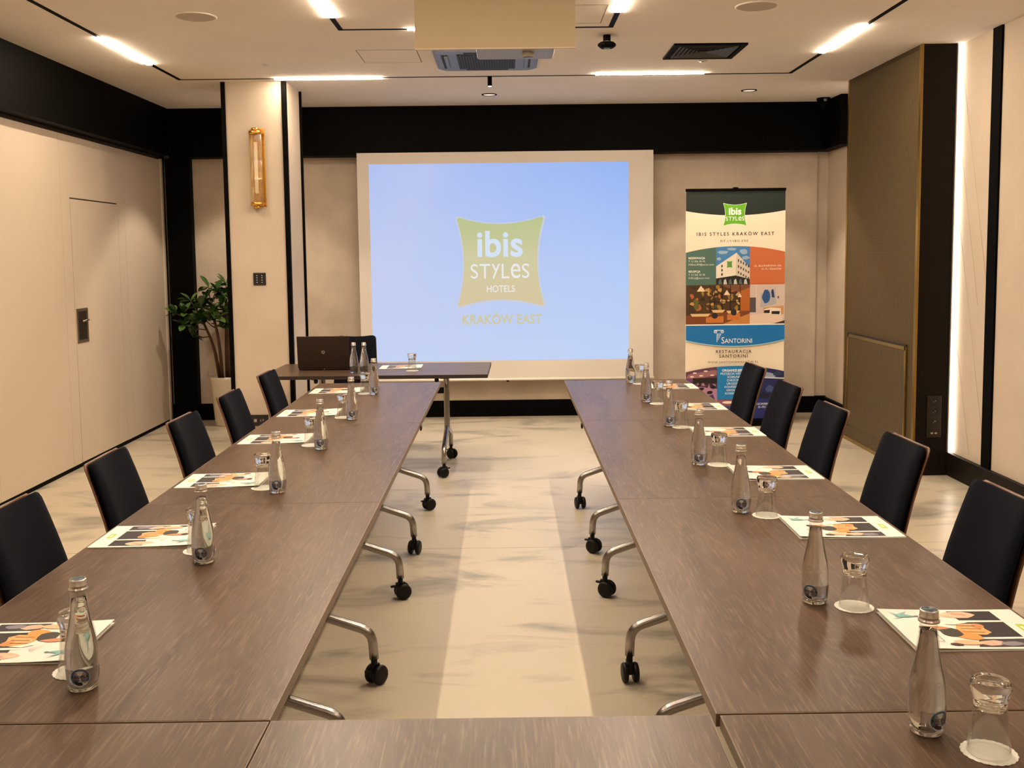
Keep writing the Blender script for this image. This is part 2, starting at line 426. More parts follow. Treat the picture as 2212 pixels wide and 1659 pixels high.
wb = struct(MB().box(-3.5, 3.4, WB+0.012, WB+0.2, 0.0, CEIL, wallback).build('wall_back'))
MB().box(-2.98, 2.98, WB-0.018, WB+0.012, 0.16, 2.52, wallback).build('wall_panel', wb)
struct(MB().box(-3.24, 3.09, WB-0.03, WB+0.012, 0.0, 0.160, black).build('baseboard_back'))
wr = struct(MB().box(WR, WR+0.2, ROOM_BACK, WB+0.1, 0.0, CEIL, wallp).build('wall_right'))
sm_ = MB()
for (ya, za, yb, zb) in ((6.85, 2.75, 6.44, 1.35), (6.85, 1.75, 6.44, 0.35), (6.85, 2.25, 6.55, 1.2), (6.85, 0.95, 6.62, 0.2)):
    sm_.tube([(WR-0.0002, ya, za), (WR-0.0002, yb, zb)], 0.0014, mat('paper_crease', (0.52, 0.43, 0.34), 0.8), 4)
sm_.build('crease', wr)
struct(MB().box(WR-0.035, WR, ROOM_BACK, 6.88, 0.0, 0.162, blackw, 0.004).build('baseboard_right'))
struct(MB().box(WR-0.035, WR, 8.36, WB-0.03, 0.0, 0.155, black, 0.004).build('baseboard_right_2'))
struct(MB().box(WR-0.014, WR+0.001, 6.305, 6.42, 0.162, CEIL, black).build('trim_1'))
struct(MB().box(WR-0.014, WR+0.001, 2.0, 2.115, 0.162, CEIL, black).build('trim_2'))
wf = struct(MB().box(-3.5, 3.4, ROOM_BACK-0.2, ROOM_BACK, 0.0, CEIL, wallp).build('wall_front'))
# black bulkheads
struct(MB().box(WL-0.012, -3.125, ROOM_BACK, 9.45, 2.52, CEIL, black).build('trim_3'))
struct(MB().box(-3.125, 2.98, 9.45, WB+0.012, 2.503, CEIL, black).build('trim_4'))
struct(MB().box(2.98, WR, 9.0, WB+0.012, 2.508, CEIL, black).build('trim_5'))
struct(MB().box(-3.205, -2.975, 9.56, WB, 0.0, 2.503, black).build('trim_6'))
# free-standing column
colm = thing('column', None, None, (0, 0, 0), kind='structure')
MB().box(-2.205, -1.757, 8.06, 8.58, 0.0, CEIL, wallp).build('column_body', colm)
MB().box(-2.235, -2.203, 8.045, 8.58, 0.0, CEIL, black).build('column_trim', colm)
MB().box(-1.758, -1.722, 8.045, 8.085, 0.0, CEIL, black).build('column_trim', colm)
MB().box(-1.758, -1.705, 8.56, 8.585, 0.0, CEIL, black).build('column_trim', colm)
MB().box(-1.757, -1.724, 8.085, 8.56, 0.0, CEIL, wallp).build('column_side', colm)

# ceiling hatches and openings
hatch = MB()
def frame_lines(mb, x0, x1, y0, y1, z, t, mt):
    mb.box(x0, x1, y0, y0+t, z-0.0012, z+0.001, mt); mb.box(x0, x1, y1-t, y1, z-0.0012, z+0.001, mt)
    mb.box(x0, x0+t, y0+t, y1-t, z-0.0012, z+0.001, mt); mb.box(x1-t, x1, y0+t, y1-t, z-0.0012, z+0.001, mt)
hm = mat('hatch_joint', (0.16, 0.11, 0.07), 0.9)
t = thing('access_hatch', 'flush square ceiling hatch outlined by a thin joint left of the air conditioner', 'hatch', (-0.79, 7.10, CEIL))
h = MB(); frame_lines(h, -0.205, 0.205, -0.225, 0.225, 0, 0.005, hm); h.build('joint', t); MB().box(-0.2, 0.2, -0.22, 0.22, -0.0008, 0.001, ceilm).build('panel', t)
t = thing('access_hatch', 'flush ceiling hatch with thin joint beside the inner light track right of the lowered flap', 'hatch', (0.38, 5.93, CEIL))
h = MB(); frame_lines(h, -0.205, 0.205, -0.225, 0.225, 0, 0.005, hm); h.build('joint', t); MB().box(-0.2, 0.2, -0.22, 0.22, -0.0008, 0.001, ceilm).build('panel', t)

# ------------------------------------------------------------------ light tracks
def seg_box(mb, a, b, wd, z0, z1, mt):
    (xa, ya), (xb, yb) = a, b; h = wd/2
    if abs(xa-xb) < 1e-6: mb.box(xa-h, xa+h, min(ya, yb), max(ya, yb), z0, z1, mt)
    else: mb.box(min(xa, xb), max(xa, xb), ya-h, ya+h, z0, z1, mt)
def track(name, label, x0, x1, y0, y1, bars, spots=(), lm=lampm):
    t = thing(name, label, 'track light', (0, 0, 0))
    for a, b in (((x0, y0), (x0, y1)), ((x1, y0), (x1, y1)), ((x0-0.016, y1), (x1+0.016, y1)), ((x0-0.016, y0), (x1+0.016, y0))):
        mb = MB(); seg_box(mb, a, b, 0.032, CEIL-0.0015, CEIL+0.004, black); mb.build('track_channel', t)
    for a, b in bars:
        mb = MB(); seg_box(mb, a, b, 0.034, CEIL-(0.005 if lm is lampi else 0.010), CEIL-0.001, lm); mb.build('light_bar', t)
    for x, y in spots:
        s_ = MB().cyl(0.017, CEIL-0.075, CEIL-0.003, black, 20, x, y).build('spotlight', t)
        MB().cyl(0.012, CEIL-0.078, CEIL-0.0755, spotm, 20, x, y).build('lens', s_)
    return t
YL = 7.93
track('track_light', 'outer rectangular black track light recessed around the ceiling with glowing bars', -2.515, 2.225, -1.3, YL,
      [((-2.515, 6.40), (-2.515, 7.28)), ((2.215, 6.26), (2.215, 7.11)), ((-1.779, YL), (-0.945, YL)), ((0.706, YL-0.07), (1.541, YL-0.07)),
       ((-2.515, 3.6), (-2.515, 4.5)), ((2.225, 2.7), (2.225, 3.5)), ((-2.515, 0.6), (-2.515, 1.5)), ((2.225, 0.6), (2.225, 1.5)),
       ((-1.7, -1.3), (-0.8, -1.3)), ((0.7, -1.3), (1.6, -1.3))], [(-0.111, YL)])
track('track_light', 'inner rectangular black track light above the gap between the table rows', -0.993, 0.656, 0.1, 6.26,
      [((-0.993, 5.05), (-0.993, 5.93)), ((0.656, 5.02), (0.656, 5.87)), ((-0.584, 6.26), (0.24, 6.26)),
       ((-0.993, 2.6), (-0.993, 3.5)), ((0.656, 2.6), (0.656, 3.5))], (), lampi)

def spot_lamp(p, q, watt, deg, blend=0.9):
    l = bpy.data.lights.new('lamp', 'SPOT'); l.energy = watt; l.spot_size = math.radians(deg); l.spot_blend = blend
    l.color = (1.0, 0.83, 0.63); l.shadow_soft_size = 0.05
    o = bpy.data.objects.new('lamp', l); COL.objects.link(o); o.location = p
    o.rotation_euler = (Vector(q)-Vector(p)).to_track_quat('-Z', 'Y').to_euler()
    return o
spot_lamp((-0.111, YL, CEIL-0.082), (-0.111, YL+0.3, 0), 60.0, 100)
# ceiling fittings
for x, y, lb in ((-1.762, 5.885, 'round flush speaker grille in the ceiling at upper left'), (1.428, 5.774, 'round flush speaker grille in the ceiling at upper right')):
    t = thing('ceiling_speaker', lb, 'speaker', (x, y, CEIL), group=None)
    MB().lathe([(0.108, -0.001), (0.112, -0.006), (0.121, -0.004), (0.122, 0.001)], whitep if False else ceilm, 40).build('rim', t)
    MB().lathe([(0, -0.004), (0.107, -0.0035)], mat('speaker_cloth', (0.50, 0.43, 0.36), 0.9, bump=0.3, bscale=900), 40).build('grille', t)
for x, y, lb in ((-1.718, 7.342, 'small white sprinkler disc in the ceiling near the left light bar'), (1.438, 7.383, 'small white sprinkler disc in the ceiling behind the black air vent')):
    t = thing('sprinkler', lb, 'sprinkler', (x, y, CEIL))
    MB().lathe([(0, -0.007), (0.03, -0.006), (0.036, -0.001), (0.036, 0.001)], whitep, 24).build('cover_plate', t)
    MB().cyl(0.008, -0.012, -0.006, whitep, 12).build('head', t)
for x, y, lb in ((-0.129, 8.823, 'recessed round downlight with black ring above the projection screen'), (2.104, 8.752, 'recessed round downlight with black ring above the roll-up banner'),
                 (-2.36, 8.82, 'recessed round downlight hidden behind the column above the plant')):
    t = thing('downlight', lb, 'downlight', (x, y, CEIL))
    MB().lathe([(0.052, -0.003), (0.055, -0.006), (0.066, -0.005), (0.067, 0.001)], black, 32).build('ring', t)
    MB().lathe([(0, -0.0035), (0.052, -0.003)], emis('frosted_lens', (1.0, 0.84, 0.66), 0.9), 32).build('lens', t)
    spot_lamp((x, y, CEIL-0.02), (x, y, 0), 70.0 if abs(x) < 1 else 100.0, 91, 0.3)
t = thing('conference_microphone', 'black puck-shaped ceiling camera on a short stem right of the lowered flap', 'camera', (0.655, 6.49, CEIL))
MB().cyl(0.024, -0.05, 0.0, black, 20).build('stem', t)
MB().cyl(0.0245, -0.047, -0.040, whitep, 20).build('collar', t)
MB().lathe([(0, -0.046), (0.046, -0.046), (0.058, -0.056), (0.058, -0.068), (0.040, -0.082), (0, -0.082)], black, 10, smooth=False).build('body', t)
MB().cyl(0.02, -0.086, -0.081, greyp, 16).build('lens', t)
t = thing('security_camera', 'small black dome security camera at the right end of the black beam', 'camera', (2.90, 9.24, CEIL))
MB().cyl(0.062, -0.022, 0.0, black, 28).build('mount', t)
MB().lathe([(0.05, -0.022), (0.056, -0.05), (0.045, -0.085), (0.02, -0.105), (0, -0.108)], black, 24).build('housing', t)
MB().lathe([(0, -0.062), (0.014, -0.061), (0.018, -0.055)], greyp, 16, 0, 0, -0.02, 'y').build('lens', t)
# air vent with square louvres
t = thing('air_vent', 'square black four-way ceiling air vent with concentric louvres', 'air vent', (1.375, 7.02, CEIL))
v = MB()
for a, b in (((-0.245, 0.245), (-0.25, -0.215)), ((-0.245, 0.245), (0.215, 0.25))): v.box(*a, *b, -0.012, 0.001, black)
for a, b in (((-0.245, -0.21), (-0.215, 0.215)), ((0.21, 0.245), (-0.215, 0.215))): v.box(*a, *b, -0.012, 0.001, black)
v.build('frame', t)
MB().box(-0.21, 0.21, -0.215, 0.215, -0.0005, 0.001, mat('vent_inside', (0.004, 0.004, 0.004), 0.9)).build('backing', t)
vslat = mat('vent_slat', (0.03, 0.028, 0.028), 0.5)
for k in range(7):
    r0 = 0.20-0.028*k; r1 = r0-0.006
    mb = MB()
    A = [(-r0, -r0), (r0, -r0), (r0, r0), (-r0, r0)]; q = r0-0.019; Bq = [(-q, -q), (q, -q), (q, q), (-q, q)]
    vs = [(x, y, -0.011) for x, y in A]+[(x, y, -0.002) for x, y in Bq]+[(x*0.985, y*0.985, -0.013) for x, y in A]+[(x*0.97, y*0.97, -0.004) for x, y in Bq]
    fs = []
    for i in range(4):
        j = (i+1) % 4
        fs += [(i, j, 4+j, 4+i), (8+i, 12+i, 12+j, 8+j), (i, 8+i, 8+j, j), (4+i, 4+j, 12+j, 12+i)]
    mb.raw(vs, fs, vslat).build('slat', t)
# air conditioner cassette
t = thing('air_conditioner', 'blue-grey ceiling cassette air conditioner with dark slatted intake behind the lowered flap', 'air conditioner', (-0.12, 7.16, CEIL))
ac = MB()
def rr(w_, h_, r, n=5):
    out = []
    for cx, cy, a0 in ((w_-r, h_-r, 0), (-w_+r, h_-r, PI/2), (-w_+r, -h_+r, PI), (w_-r, -h_+r, 1.5*PI)):
        for k in range(n+1): a = a0+PI/2*k/n; out.append((cx+r*math.cos(a), cy+r*math.sin(a)))
    return out
o1 = rr(0.36, 0.38, 0.07); o2 = rr(0.33, 0.35, 0.06); n = len(o1)
vs = [(x, y, 0.001) for x, y in o1]+[(x, y, -0.02) for x, y in o1]+[(x, y, -0.032) for x, y in o2]
fs = [tuple(range(2*n, 3*n))]+[(i, (i+1) % n, n+(i+1) % n, n+i) for i in range(n)]+[(n+i, n+(i+1) % n, 2*n+(i+1) % n, 2*n+i) for i in range(n)]
ac.raw(vs, fs, greyp); ac.build('housing', t)
MB().box(-0.20, 0.20, -0.26, 0.26, -0.0345, -0.031, mat('ac_dark', (0.010, 0.010, 0.012), 0.7)).build('intake', t)
for k in range(22):
    x = -0.19+0.38*k/21
    MB().box(x-0.0035, x+0.0035, -0.255, 0.255, -0.040, -0.0345, mat('ac_slat', (0.022, 0.018, 0.016), 0.6)).build('slat', t)
for s_ in (-1, 1):
    MB().box(s_*0.285-0.022, s_*0.285+0.022, -0.24, 0.24, -0.0340, -0.031, mat('ac_dark', (0, 0, 0))).build('outlet_slot', t)
    MB().box(s_*0.275-0.012, s_*0.275+0.014, -0.22, 0.20, -0.044, -0.033, greyp, 0.004).build('louvre', t)
    MB().box(-0.15, 0.15, s_*0.30-0.018, s_*0.30+0.018, -0.0340, -0.031, mat('ac_dark', (0, 0, 0))).build('outlet_slot', t)
# projector with its lowered cover flap
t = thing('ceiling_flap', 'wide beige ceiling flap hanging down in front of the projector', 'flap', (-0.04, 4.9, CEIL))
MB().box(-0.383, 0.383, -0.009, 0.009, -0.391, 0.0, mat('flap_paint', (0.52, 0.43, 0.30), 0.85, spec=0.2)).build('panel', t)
MB().box(-0.383, 0.383, -0.0095, 0.0095, -0.395, -0.391, mat('lit_edge', (0.75, 0.62, 0.5), 0.7)).build('edge', t)  # pale colour paints in the light caught by the flap's bottom edge
t = thing('projector', 'white projector hanging just behind the beige ceiling flap', 'projector', (0.05, 5.25, 2.60))
MB().box(-0.19, 0.21, -0.14, 0.16, 0.0, 0.11, mat('shaded_projector_shell', (0.26, 0.26, 0.265), 0.45), 0.012).build('body', t)  # white shell coloured grey, shadow behind the flap painted into it
MB().cyl(0.030, -0.022, 0.0, whitep, 28, 0.075, -0.02).build('focus_ring', t)
MB().cyl(0.026, -0.026, -0.021, greyp, 28, 0.075, -0.02).build('lens', t)
MB().cyl(0.034, 0.16, 0.19, black, 28, 0.075, 0, 0.055, 'y').build('front_lens', t)
MB().cyl(0.025, 0.11, CEIL-2.60, whitep, 16, 0.0, 0.0).build('mount', t)

# ------------------------------------------------------------------ bronze mesh cabinet on the right
t = thing('wall_cabinet', 'tall cabinet box with perforated bronze front and black side standing out from the right wall', 'cabinet', (0, 0, 0))
MB().box(2.825, WR, 6.87, 8.32, 0.0, CEIL, blackw).build('body', t)
mf = MB().box(2.817, 2.825, 6.895, 8.30, 0.02, CEIL-0.02, meshm).build('mesh_front', t)
f = MB(); f.box(2.811, 2.826, 6.862, 6.897, 0.0, CEIL, bronze); f.build('frame', t)
f = MB(); f.box(2.813, 2.826, 8.295, 8.325, 0.0, CEIL, bronze); f.box(2.813, 2.826, 6.897, 8.295, 0.0, 0.03, bronze); f.box(2.813, 2.826, 6.897, 8.295, CEIL-0.03, CEIL, mat('dark_bronze', (0.08, 0.05, 0.02), 0.4, metal=0.8)); f.build('frame', t)
hd = MB().box(2.807, 2.818, 7.03, 8.19, 0.14, 0.88, meshm).build('hatch_door', t)
f = MB(); f.box(2.803, 2.812, 7.01, 8.21, 0.865, 0.89, bronze); f.box(2.803, 2.812, 7.005, 7.03, 0.12, 0.89, bronze); f.box(2.803, 2.812, 8.19, 8.215, 0.12, 0.89, bronze); f.build('hatch_frame', hd)
MB().box(2.805, 2.815, 7.01, 8.21, 0.892, 0.904, mat('recess_dark', (0, 0, 0))).build('hatch_gap', hd)
t = thing('wall_socket', 'vertical black panel with three wall sockets on the black cabinet side', 'socket', (2.955, 6.868, 0.415))
MB().box(-0.05, 0.05, -0.008, 0.0, -0.148, 0.148, mat('gloss_black', (0.012, 0.009, 0.008), 0.25), 0.003).build('plate', t)
tiny = mat('contact_metal', (0.5, 0.42, 0.36), 0.3, metal=0.7)
for z in (0.107, 0.034, -0.037):
    s_ = MB().lathe([(0.021, -0.009), (0.019, -0.0045), (0, -0.0045)], black, 24, 0, 0, z, 'y').build('socket', t)
    MB().cyl(0.0028, -0.016, -0.004, tiny, 8, 0.005, 0, z+0.006, 'y').build('pin', s_)
    MB().cyl(0.0022, -0.0105, -0.004, tiny, 8, -0.005, 0, z-0.004, 'y').build('pin', s_)
MB().box(-0.022, -0.006, -0.0095, -0.007, -0.121, -0.109, tiny).build('port', t)
MB().box(0.006, 0.022, -0.0095, -0.007, -0.121, -0.109, tiny).build('port', t)
t = thing('led_strip', 'glowing vertical light strip in the corner between black cabinet side and wallpaper', 'led strip', (0, 0, 0))
MB().box(3.058, 3.088, 6.852, 6.8695, 0.165, CEIL-0.002, ledm).build('diffuser', t)
MB().box(3.050, 3.058, 6.855, 6.8695, 0.165, CEIL-0.002, alum).build('profile', t)
t = thing('led_strip', 'hidden vertical light strip behind the far side of the bronze mesh cabinet', 'led strip', (0, 0, 0))
MB().box(3.04, 3.07, 8.3205, 8.332, 0.2, CEIL-0.02, emis('led_strip_dim', (1.0, 0.84, 0.66), 12.0)).build('diffuser', t)
MB().box(3.07, 3.078, 8.3205, 8.334, 0.2, CEIL-0.02, alum).build('profile', t)

# ------------------------------------------------------------------ column fittings
t = thing('wall_sconce', 'brass wall sconce with a bundle of clear glass rods on the column', 'wall lamp', (-1.963, 8.06, 2.275))
MB().box(-0.048, 0.062, -0.006, 0.0, -0.305, 0.315, brass, 0.002).build('back_plate', t)
for z, s_ in ((0.272, 1), (-0.285, -1)):
    MB().cyl(0.052, z-0.014, z+0.014, brass, 32, 0, -0.056).build('ring_cap', t)
    MB().cyl(0.030, z+s_*0.014 if s_ > 0 else z-0.036, z+0.038 if s_ > 0 else z-0.014, brass, 24, 0, -0.056).build('end_cap', t)
rod = MB().cyl(0.0052, -0.27, 0.258, rodm, 8).mesh('glass_rod')
for k in range(22):
    a = 2*PI*k/22
    place('glass_rod', rod, t, (0.043*math.cos(a), -0.056+0.043*math.sin(a), 0))
MB().cyl(0.014, -0.2, 0.2, emis('sconce_bulb', (1.0, 0.70, 0.38), 0.8), 12, 0, -0.056).build('lamp_tube', t)
t = thing('control_keypad', 'square black touch keypad with eight small lit marks on the column', 'keypad', (-1.978, 8.058, 1.398))
MB().box(-0.05, 0.05, -0.009, 0.0, -0.05, 0.05, mat('gloss_black', (0, 0, 0)), 0.003).build('plate', t)
mark = emis('keypad_mark', (0.9, 0.9, 0.8), 0.8)
for c in (-0.02, 0.02):
    for r in range(4):
        MB().box(c-0.004, c+0.004, -0.0098, -0.0085, 0.027-r*0.018-0.002, 0.027-r*0.018+0.002, mark).build('mark', t)
t = thing('socket_plate', 'black double wall socket near the floor behind the farthest left chair', 'socket', (-2.03, 8.058, 0.252))
MB().box(-0.06, 0.085, -0.009, 0.0, -0.046, 0.046, mat('gloss_black', (0, 0, 0)), 0.003).build('plate', t)
MB().box(-0.03, -0.008, -0.0105, -0.008, -0.012, 0.012, tiny).build('port', t)
MB().box(0.02, 0.026, -0.0105, -0.008, -0.008, 0.008, tiny).build('port', t)
MB().box(0.04, 0.045, -0.0105, -0.008, -0.004, 0.012, tiny).build('port', t)

# ------------------------------------------------------------------ projection screen
SY = 9.42
t = thing('projection_screen', 'large white pull-down projection screen showing a lit pale blue slide', 'projection screen', (0, SY, 0))
MB().box(-1.377, 1.379, -0.0015, 0.0015, 0.395, 2.52, screenm).build('fabric', t)
MB().cyl(0.012, -1.385, 1.387, mat('bar_white', (0.7, 0.66, 0.6), 0.4), 12, 0, 0, 0.390, 'x').build('weight_bar', t)
MB().box(-0.012, 0.012, -0.008, 0.004, 0.368, 0.386, black).build('pull_tab', t)
def slide_mat():
    M = bpy.data.materials.new('slide_light'); M.use_nodes = True
    nt = M.node_tree; nt.nodes.clear(); N = nt.nodes.new; L = nt.links.new
    tc = N('ShaderNodeTexCoord'); sp = N('ShaderNodeSeparateXYZ'); L(tc.outputs['Object'], sp.inputs[0])
    mz = N('ShaderNodeMapRange'); mz.inputs[1].default_value = 0.57; mz.inputs[2].default_value = 2.41; L(sp.outputs[2], mz.inputs[0])
    rz = N('ShaderNodeValToRGB'); e = rz.color_ramp.elements
    e[0].position = 0.0; e[0].color = (*srgb(198, 218, 255), 1); e[1].position = 1.0; e[1].color = (*srgb(156, 188, 252), 1)
    k = rz.color_ramp.elements.new(0.5); k.color = (*srgb(186, 208, 254), 1); L(mz.outputs[0], rz.inputs[0])
    mxr = N('ShaderNodeMapRange'); mxr.inputs[1].default_value = -1.26; mxr.inputs[2].default_value = 1.15; mxr.inputs[3].default_value = 1.0; mxr.inputs[4].default_value = 0.0; L(sp.outputs[0], mxr.inputs[0])
    n = N('ShaderNodeTexNoise'); n.inputs['Scale'].default_value = 0.9; L(tc.outputs['Object'], n.inputs[0])
    mm = N('ShaderNodeMath'); mm.operation = 'MULTIPLY'; L(mxr.outputs[0], mm.inputs[0]); L(n.outputs[0], mm.inputs[1])
    mx = N('ShaderNodeMix'); mx.data_type = 'RGBA'; mx.inputs['B'].default_value = (*srgb(214, 216, 244), 1)
    L(mm.outputs[0], mx.inputs['Factor']); L(rz.outputs[0], mx.inputs['A'])
    em = N('ShaderNodeEmission'); L(mx.outputs['Result'], em.inputs[0]); em.inputs[1].default_value = 0.93
    out = N('ShaderNodeOutputMaterial'); L(em.outputs[0], out.inputs[0])
    return M
im = MB().box(-1.268, 1.149, -0.0022, -0.0016, 0.570, 2.416, slide_mat()).build('projected_slide', t)
im_l = MB()
def emat(c, s=0.95): return emis('beam_%02x%02x%02x' % c, srgb(*c), s)
def pillow_mat():
    M = bpy.data.materials.new('slide_logo'); M.use_nodes = True
    nt = M.node_tree; nt.nodes.clear(); N = nt.nodes.new; L = nt.links.new
    tc = N('ShaderNodeTexCoord'); sp = N('ShaderNodeSeparateXYZ'); L(tc.outputs['Object'], sp.inputs[0])
    mz = N('ShaderNodeMapRange'); mz.inputs[1].default_value = 1.07; mz.inputs[2].default_value = 1.93; L(sp.outputs[2], mz.inputs[0])
    rz = N('ShaderNodeValToRGB'); e = rz.color_ramp.elements
    e[0].color = (*srgb(222, 203, 165), 1); e[1].color = (*srgb(190, 201, 145), 1)
    k = rz.color_ramp.elements.new(0.55); k.color = (*srgb(214, 208, 165), 1); L(mz.outputs[0], rz.inputs[0])
    em = N('ShaderNodeEmission'); L(rz.outputs[0], em.inputs[0]); em.inputs[1].default_value = 0.95
    out = N('ShaderNodeOutputMaterial'); L(em.outputs[0], out.inputs[0])
    return M
glow = pillow(-0.05, 1.495, 0.86, 0.885, 0.085)
lm = MB().raw([(x, -0.0026, z) for x, z in glow], [tuple(range(len(glow)))], emat((206, 212, 228))).build('logo_halo', im)
pl_ = pillow(-0.053, 1.50, 0.825, 0.85, 0.085)
MB().raw([(x, -0.0030, z) for x, z in pl_], [tuple(range(len(pl_)))], pillow_mat()).build('logo_pillow', im)
def wall_text(st, x, z, size, mt, parent, bold=0.0, space=1.0, y=-0.0034, sx=1.0):
    me = text_mesh(st, size, mt, bold, 'CENTER', space, 0, sx)
    return place('lettering', me, parent, (x, y, z), rx=PI/2)
wall_text('ibis', -0.06, 1.655, 0.335, emat((218, 232, 252)), im, 0.022, 1.02, sx=0.98)
uv, uf = unicase('STyLeS', 0.200, emat((240, 240, 240)), 0.0, 1.0, 0.88)
MB().raw([(x-0.06, -0.0034, 1.405+y) for x, y in uv], uf, emat((240, 240, 240))).build('lettering', im)
wall_text('HOTELS', -0.055, 1.245, 0.088, emat((240, 238, 235)), im, 0.012, 1.0, sx=0.85)
wall_text('KRAKÓW EAST', -0.047, 0.955, 0.125, emat((212, 206, 168)), im, 0.024, 1.03, sx=0.85)

# ------------------------------------------------------------------ roll-up banner
BX, BY = 2.047, 8.97
t = thing('rollup_banner', 'tall roll-up advertising banner with photos and hotel lettering behind the right-hand chairs', 'banner', (BX, BY, 0), rz=0.0)
MB().box(-0.45, 0.45, -0.055, 0.05, 0.0, 0.065, black, 0.012).build('base', t)
MB().box(-0.447, 0.447, -0.008, 0.008, 2.105, 2.13, black, 0.004).build('top_rail', t)
MB().cyl(0.008, 0.06, 2.10, steel, 10, 0, 0.03).build('pole', t)
MB().box(-0.02, 0.02, -0.010, 0.04, 2.125, 2.14, black, 0.003).build('pole_hook', t)
MB().box(-0.444, 0.444, -0.0012, 0.0012, 0.06, 2.11, mat('banner_sheet', srgb(243, 228, 205), 0.45)).build('sheet', t)
KX = 1/241.5
def bpt(x, y, k):   # x,y measured on the sheet: 215 units wide, 0 at its top left
    return ((x-107.5)*KX, -0.0014-0.00012*k, 2.128-y*KX)
P = Print(bpt)
def arc(x0, x1, ye, yc, n=14): return [(x0+(x1-x0)*i/n, yc+(ye-yc)*(2*i/n-1)**2) for i in range(n+1)]
DK = (28, 40, 36); GR = (104, 176, 40)
P.poly([(0.5, 3), (214.5, 3)]+list(reversed(arc(0.5, 214.5, 47, 57))), DK)
P.poly(pillow(106, 55, 52, 50, 0.09), (240, 240, 232)); P.poly(pillow(106, 55, 50, 48, 0.09), GR)
P.text(106, 49, 'ibis', 21, (250, 250, 245), 0.03); 
_wm = mat('ink_fafaf5_5', srgb(250, 250, 245), 0.5, spec=0.4)
uv, uf = unicase('STyLeS', 12.5, _wm, 0.005, 1.0, 1.0); P.k += 1
P.mb.raw([P.to3d(106+x, 64.5-y, P.k) for x, y in uv], uf, _wm)
P.text(107, 97, 'IBIS STYLES KRAKÓW EAST', 10.0, (40, 34, 30), 0.012, space=1.42)
P.text(105, 112, 'BIT.LY/IBIS-KRK', 6.6, (70, 58, 50), 0, space=1.35)
# colour blocks under an arc
A = arc(0.5, 214.5, 136, 123)
def under(x0, x1, y1, col):
    top = [(x, 123+(136-123)*(2*(x-0.5)/214-1)**2) for x in [x0+(x1-x0)*i/8 for i in range(9)]]
    P.poly(top+[(x1, y1), (x0, y1)], col)
under(0.5, 66, 206, (78, 110, 100)); under(66, 139, 206, (70, 130, 190)); under(139, 214.5, 206, (200, 108, 62))
for cx, cy, rx, ry in ((80, 136, 12, 4), (100, 129, 10, 3), (125, 135, 9, 6), (130, 148, 8, 4), (72, 150, 5, 3)): P.blob(cx, cy, rx, ry, (150, 180, 205), j=0.2)
P.poly([(66, 166), (110, 137), (139, 170), (139, 200), (108, 186), (66, 192)], (232, 222, 205))
P.poly([(110, 137), (139, 170), (139, 200), (108, 186)], (214, 200, 184))
P.poly([(66, 192), (108, 186), (139, 194), (139, 206), (66, 206)], (34, 34, 32))
P.poly(pillow(95, 162, 12, 15, 0.09), (96, 150, 70))
for i in range(3):
    for j in range(5): P.rect(113+j*5.4, 151+i*13+j*3.2, 115.5+j*5.4, 157+i*12.5+j*3.0, (60, 60, 60))
    P.rect(77, 163+i*9, 80, 168+i*9, (50, 50, 50))
for i in range(6): P.poly([(71+i*11, 205), (72+i*11, 196), (76+i*11, 193), (79+i*11, 205)], (200, 200, 190) if i % 2 else (90, 100, 100))
for st, y, b in (('REZERWACJA', 148, 0.03), ('T 12 356 30 42', 155, 0), ('H3IS.6-SM@accor.com', 162, 0), ('RECEPCJA', 177, 0.03), ('T 12 356 30 30', 184, 0), ('H3IS.6@accor.com', 191, 0)):
    P.text(6, y, st, 5.8, (235, 235, 228), b, 'LEFT')
P.text(207, 166, 'UL. BULWAROWA 35A', 5.8, (245, 225, 205), 0.005, 'RIGHT'); P.text(207, 173, '31-751 KRAKÓW', 5.8, (245, 225, 205), 0.005, 'RIGHT')
# restaurant photo
P.rect(0.5, 206, 139, 291, (74, 50, 26))
rnd = random.Random(3)
for k in range(46):
    x = rnd.uniform(12, 118); y = rnd.uniform(210, 262)
    P.blob(x, y, rnd.uniform(2, 7), rnd.uniform(2, 8), rnd.choice([(150, 118, 52), (96, 92, 40), (196, 150, 84), (58, 48, 24), (176, 100, 60), (40, 40, 20), (206, 170, 110)]), 7, 0.35, rnd.uniform(0, 3))
P.poly([(118, 214), (139, 208), (139, 272), (118, 262)], (176, 98, 38))
P.poly([(78, 206), (139, 206), (139, 212), (112, 222), (84, 210)], (120, 78, 52))
for x in (52, 62, 78, 96, 117): P.rect(x, 206, x+1.4, 280, (24, 18, 12))
P.rect(52, 242, 118, 243.2, (24, 18, 12))
P.poly([(0.5, 272), (60, 266), (139, 262), (139, 291), (0.5, 291)], (120, 64, 30))
P.poly([(80, 291), (139, 268), (139, 291)], (196, 130, 70))
for x, y, s_ in ((33, 216, 9), (89, 224, 7), (117, 229, 5)): P.poly([(x, y-s_), (x+s_, y+4), (x-s_, y+4)], (238, 212, 180))
for x, y, w_ in ((10, 268, 44), (56, 260, 30), (88, 262, 30)): P.poly([(x, y), (x+w_, y), (x+w_-6, y+6), (x+4, y+6)], (222, 186, 130))
for x, y, w_ in ((44, 276, 38), (90, 270, 28)):
    P.poly([(x, y), (x+w_, y-3), (x+w_, y+12), (x, y+12)], (196, 116, 52)); P.blob(x+w_*0.5, y-4, 7, 7, (34, 32, 30), 8, 0.1)
